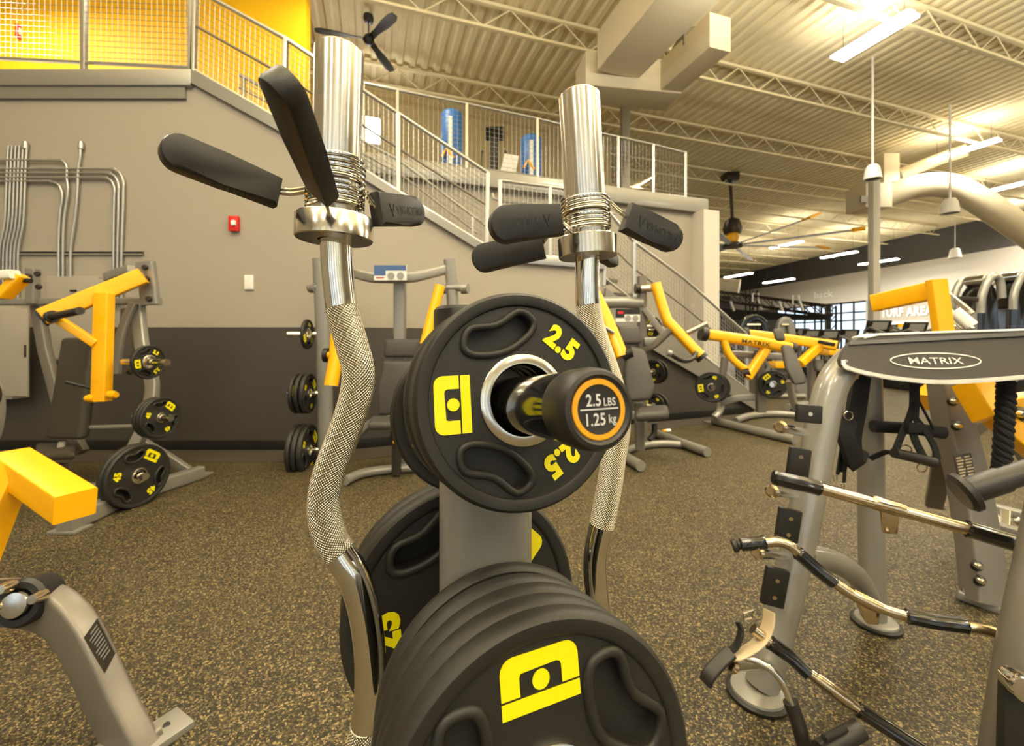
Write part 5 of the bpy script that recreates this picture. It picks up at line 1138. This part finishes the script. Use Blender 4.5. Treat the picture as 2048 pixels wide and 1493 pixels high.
# arched cable machines seen above the incline press
for px, top_, y, hw, lab, m_ in ((1507, 637, 8.6, 27, 'black arched cable machine above the incline press lever', glossblack), (1570, 641, 9.4, 14, 'grey arched machine top right of the black arch', silver)):
    t = thing('arched_machine', lab, 'exercise machine', loc=(P(px, 0, y).x, y, 0))
    pts = [V((P(px-hw, 0, y).x, y, 0)), P(px-hw, 690, y), P(px-hw+3, 664, y), P(px-hw*.6, top_+8, y), P(px, top_, y), P(px+hw*.6, top_+8, y), P(px+hw-3, 664, y), P(px+hw, 690, y), V((P(px+hw, 0, y).x, y, 0))]
    MB().bar(pts, .16, .12, up=(0, -1, 0), smooth=4).part('arch', m_, t)
    MB().aabb(V((P(px-hw*.35, 0, y).x, y, 0)), V((P(px+hw*.35, 0, y).x, y+.2, P(0, 660, y).z)), .03).part('weight_stack', darksilver, t)
    MB().aabb(V((P(px-hw*.8, 0, y).x, y-.25, .45)), V((P(px+hw*.2, 0, y).x, y+.1, .55)), .03).part('seat', padgrey, t)
    for q in (650, 672): MB().tube([P(px-hw*.5, q, y-.1), P(px+hw*.5, q, y-.1)], .025, 8).part('cross_tube', chrome, t)
for px, py, y, lab in ((1665, 705, 8.5, 'small yellow padded bench right of the rear press lever'), (1560, 730, 8, 'yellow seated machine part behind the incline press')):
    t = thing('yellow_bench', lab, 'exercise machine', loc=(P(px, 0, y).x, y, 0)); c = P(px, py, y)
    MB().box(Matrix.Translation(c), .34, .3, .12, .03).part('yellow_pad', yellow, t); MB().bar([V((c.x, y, .05)), V((c.x, y, c.z-.05))], .09, .09).part('post', darksilver, t)
    MB().tube([V((c.x-.4, y, .05)), V((c.x+.4, y-.1, .05))], .05, 8).part('floor_tube', silver, t); MB().box(Matrix.Translation(c+V((.2, .1, -.2))), .4, .3, .08, .03).part('seat', padgrey, t)

# ------------------------------------------------------------------ on the left wall
WC = WY-.03
def conduit(label, pts, r=.0125, grp='steel conduits on the left wall'):
    t = MB().tube([P(x, y, WC if len(z) == 0 else z[0]) for x, y, *z in pts], r, 10, 4).one('wall_conduit', galv, label, 'conduit', grp); return t
def bend(x0, y, x1, y1, r, below, xe=None):
    return [(x0, y), (x1-r-20, y), (x1-r, y+.5), (x1-r*.3, y+r*.3), (x1, y+r), (x1-.3, y+r+20)]+below
conduit('outermost conduit of the bent bundle, nearest the red alarm', bend(-120, 338, 247, 0, 26, [(246, 420), (243, 505), (243, 612)]))
conduit('middle conduit of the bent bundle right of the electrical cabinet', bend(-120, 346.5, 237.5, 0, 24, [(237, 420), (235, 505), (235, 612)]))
conduit('innermost long conduit of the bent bundle', bend(-120, 355, 229, 0, 22, [(228, 420), (227, 505), (227, 612)]))
conduit('lowest horizontal conduit, bending down at the left of the pair', bend(-120, 362.5, 124, 0, 24, [(121, 420), (117.5, 480), (117.5, 600)]))
conduit('highest horizontal conduit, bending behind the others', bend(-120, 320.5, 134, 0, 16, [(136, 385), (128, 440), (126, 505), (126, 600)]))
conduit('single conduit rising above the bundle with a fitting on top', [(161, 294), (160, 318), (157, 335), (155, 380), (151, 430), (143, 485), (141, 520), (141, 600)])
words = ('rightmost', 'second from the right', 'third from the right', 'fourth from the right', 'fifth from the right', 'leftmost')
for i, wd in enumerate(words):
    x = 52-7.4*i; conduit('conduit '+wd+' in the tight vertical row at the left edge', [(x+2, 292), (x, 320), (x-3, 400), (x-6, 450), (x-14, 490), (x-16, 520), (x-16, 610)], .0105, 'tight row of vertical conduits')
st_ = thing('strut_channel', 'slotted steel strut channel carrying the conduits', 'channel', loc=P(140, 505, WY))
for y in (502.5, 508.5): MB().bar([P(-140, y, WY-.012), P(287, y+.6, WY-.012)], .02, .012, up=(0, 0, 1), r=.001).part('lip', galv, st_)
MB().bar([P(-140, 505.5, WY-.006), P(287, 506, WY-.006)], .006, .03, up=(0, 0, 1), r=.001).part('channel_back', darkmetal, st_)
for x in (50, 161): MB().lathe(axis(P(x+1, 296, WC), UZ), [(0, -.01), (.024, -.01), (.026, .03), (.02, .06), (0, .06)], 12).part('conduit_fitting', galv, st_)
t = thing('electrical_cabinet', 'tall grey electrical cabinet on the wall at the left edge', 'cabinet', loc=P(20, 798, WY))
MB().aabb(P(-80, 799, WY-.16), P(62, 612, WY-.001), .006).part('case', wallg, t); MB().aabb(P(-70, 793, WY-.175), P(58, 618, WY-.16), .004).part('door', wallg, t); MB().aabb(P(48, 715, WY-.19), P(53, 690, WY-.174)).part('handle', darkmetal, t)
t = thing('breaker_panel', 'beige breaker panel behind the chest press machine, below the strut channel', 'cabinet', loc=P(165, 722, WY))
MB().aabb(P(92, 722, WY-.1), P(216, 556, WY-.001), .006).part('case', wallg, t); MB().aabb(P(96, 718, WY-.112), P(212, 560, WY-.1), .004).part('door', wallg, t); MB().aabb(P(139, 584, WY-.12), P(154, 580, WY-.11)).part('latch', darkmetal, t)
t = thing('fire_alarm_strobe', 'red fire alarm with a clear strobe lens on the grey wall', 'alarm', loc=P(468, 462, WY))
MB().aabb(P(456, 462, WY-.045), P(480.5, 434, WY-.001), .008).part('case', red, t); MB().box(Matrix.Translation(P(467, 446, WY-.055)), .042, .03, .05, .008).part('strobe_lens', whitep, t)
for q in ((472, 456),): MB().lathe(axis(P(q[0], q[1], WY-.046), V((0, -1, 0))), [(0, 0), (.014, 0), (.012, .006), (0, .006)], 14).part('speaker_dot', red, t)
t = thing('wall_switch', 'white rectangular cover plate on the grey wall above the dark band', 'wall plate', loc=P(498, 579, WY))
MB().aabb(P(488, 579, WY-.02), P(508, 551, WY-.001), .004).part('cover_plate', whitep, t)
for y in (555, 575): MB().lathe(axis(P(498, y, WY-.02), V((0, -1, 0))), [(0, 0), (.004, 0), (.003, .002), (0, .002)], 10).part('screw', pinkish, t)
t = thing('gallery_alarm', 'small red alarm box on the yellow wall, upper left', 'alarm', loc=P(36, 72, 6.96))
MB().aabb(P(29, 74, 6.93), P(43, 52, 6.995), .01).part('case', red, t); MB().aabb(P(38, 68, 6.9), P(43, 58, 6.94), .004).part('strobe_lens', whitep, t)
# loose roll of tape on the floor by the press
t = thing('floor_marker', 'small orange and white marker lying on the floor by the press machine', 'marker', loc=G(1332, 862))
p = G(1325, 863, .02); q = G(1340, 861, .02); MB().cyl(p, p.lerp(q, .4), .02, 12).part('orange_end', ringor, t); MB().cyl(p.lerp(q, .4), q, .02, 12).part('white_body', whitep, t)
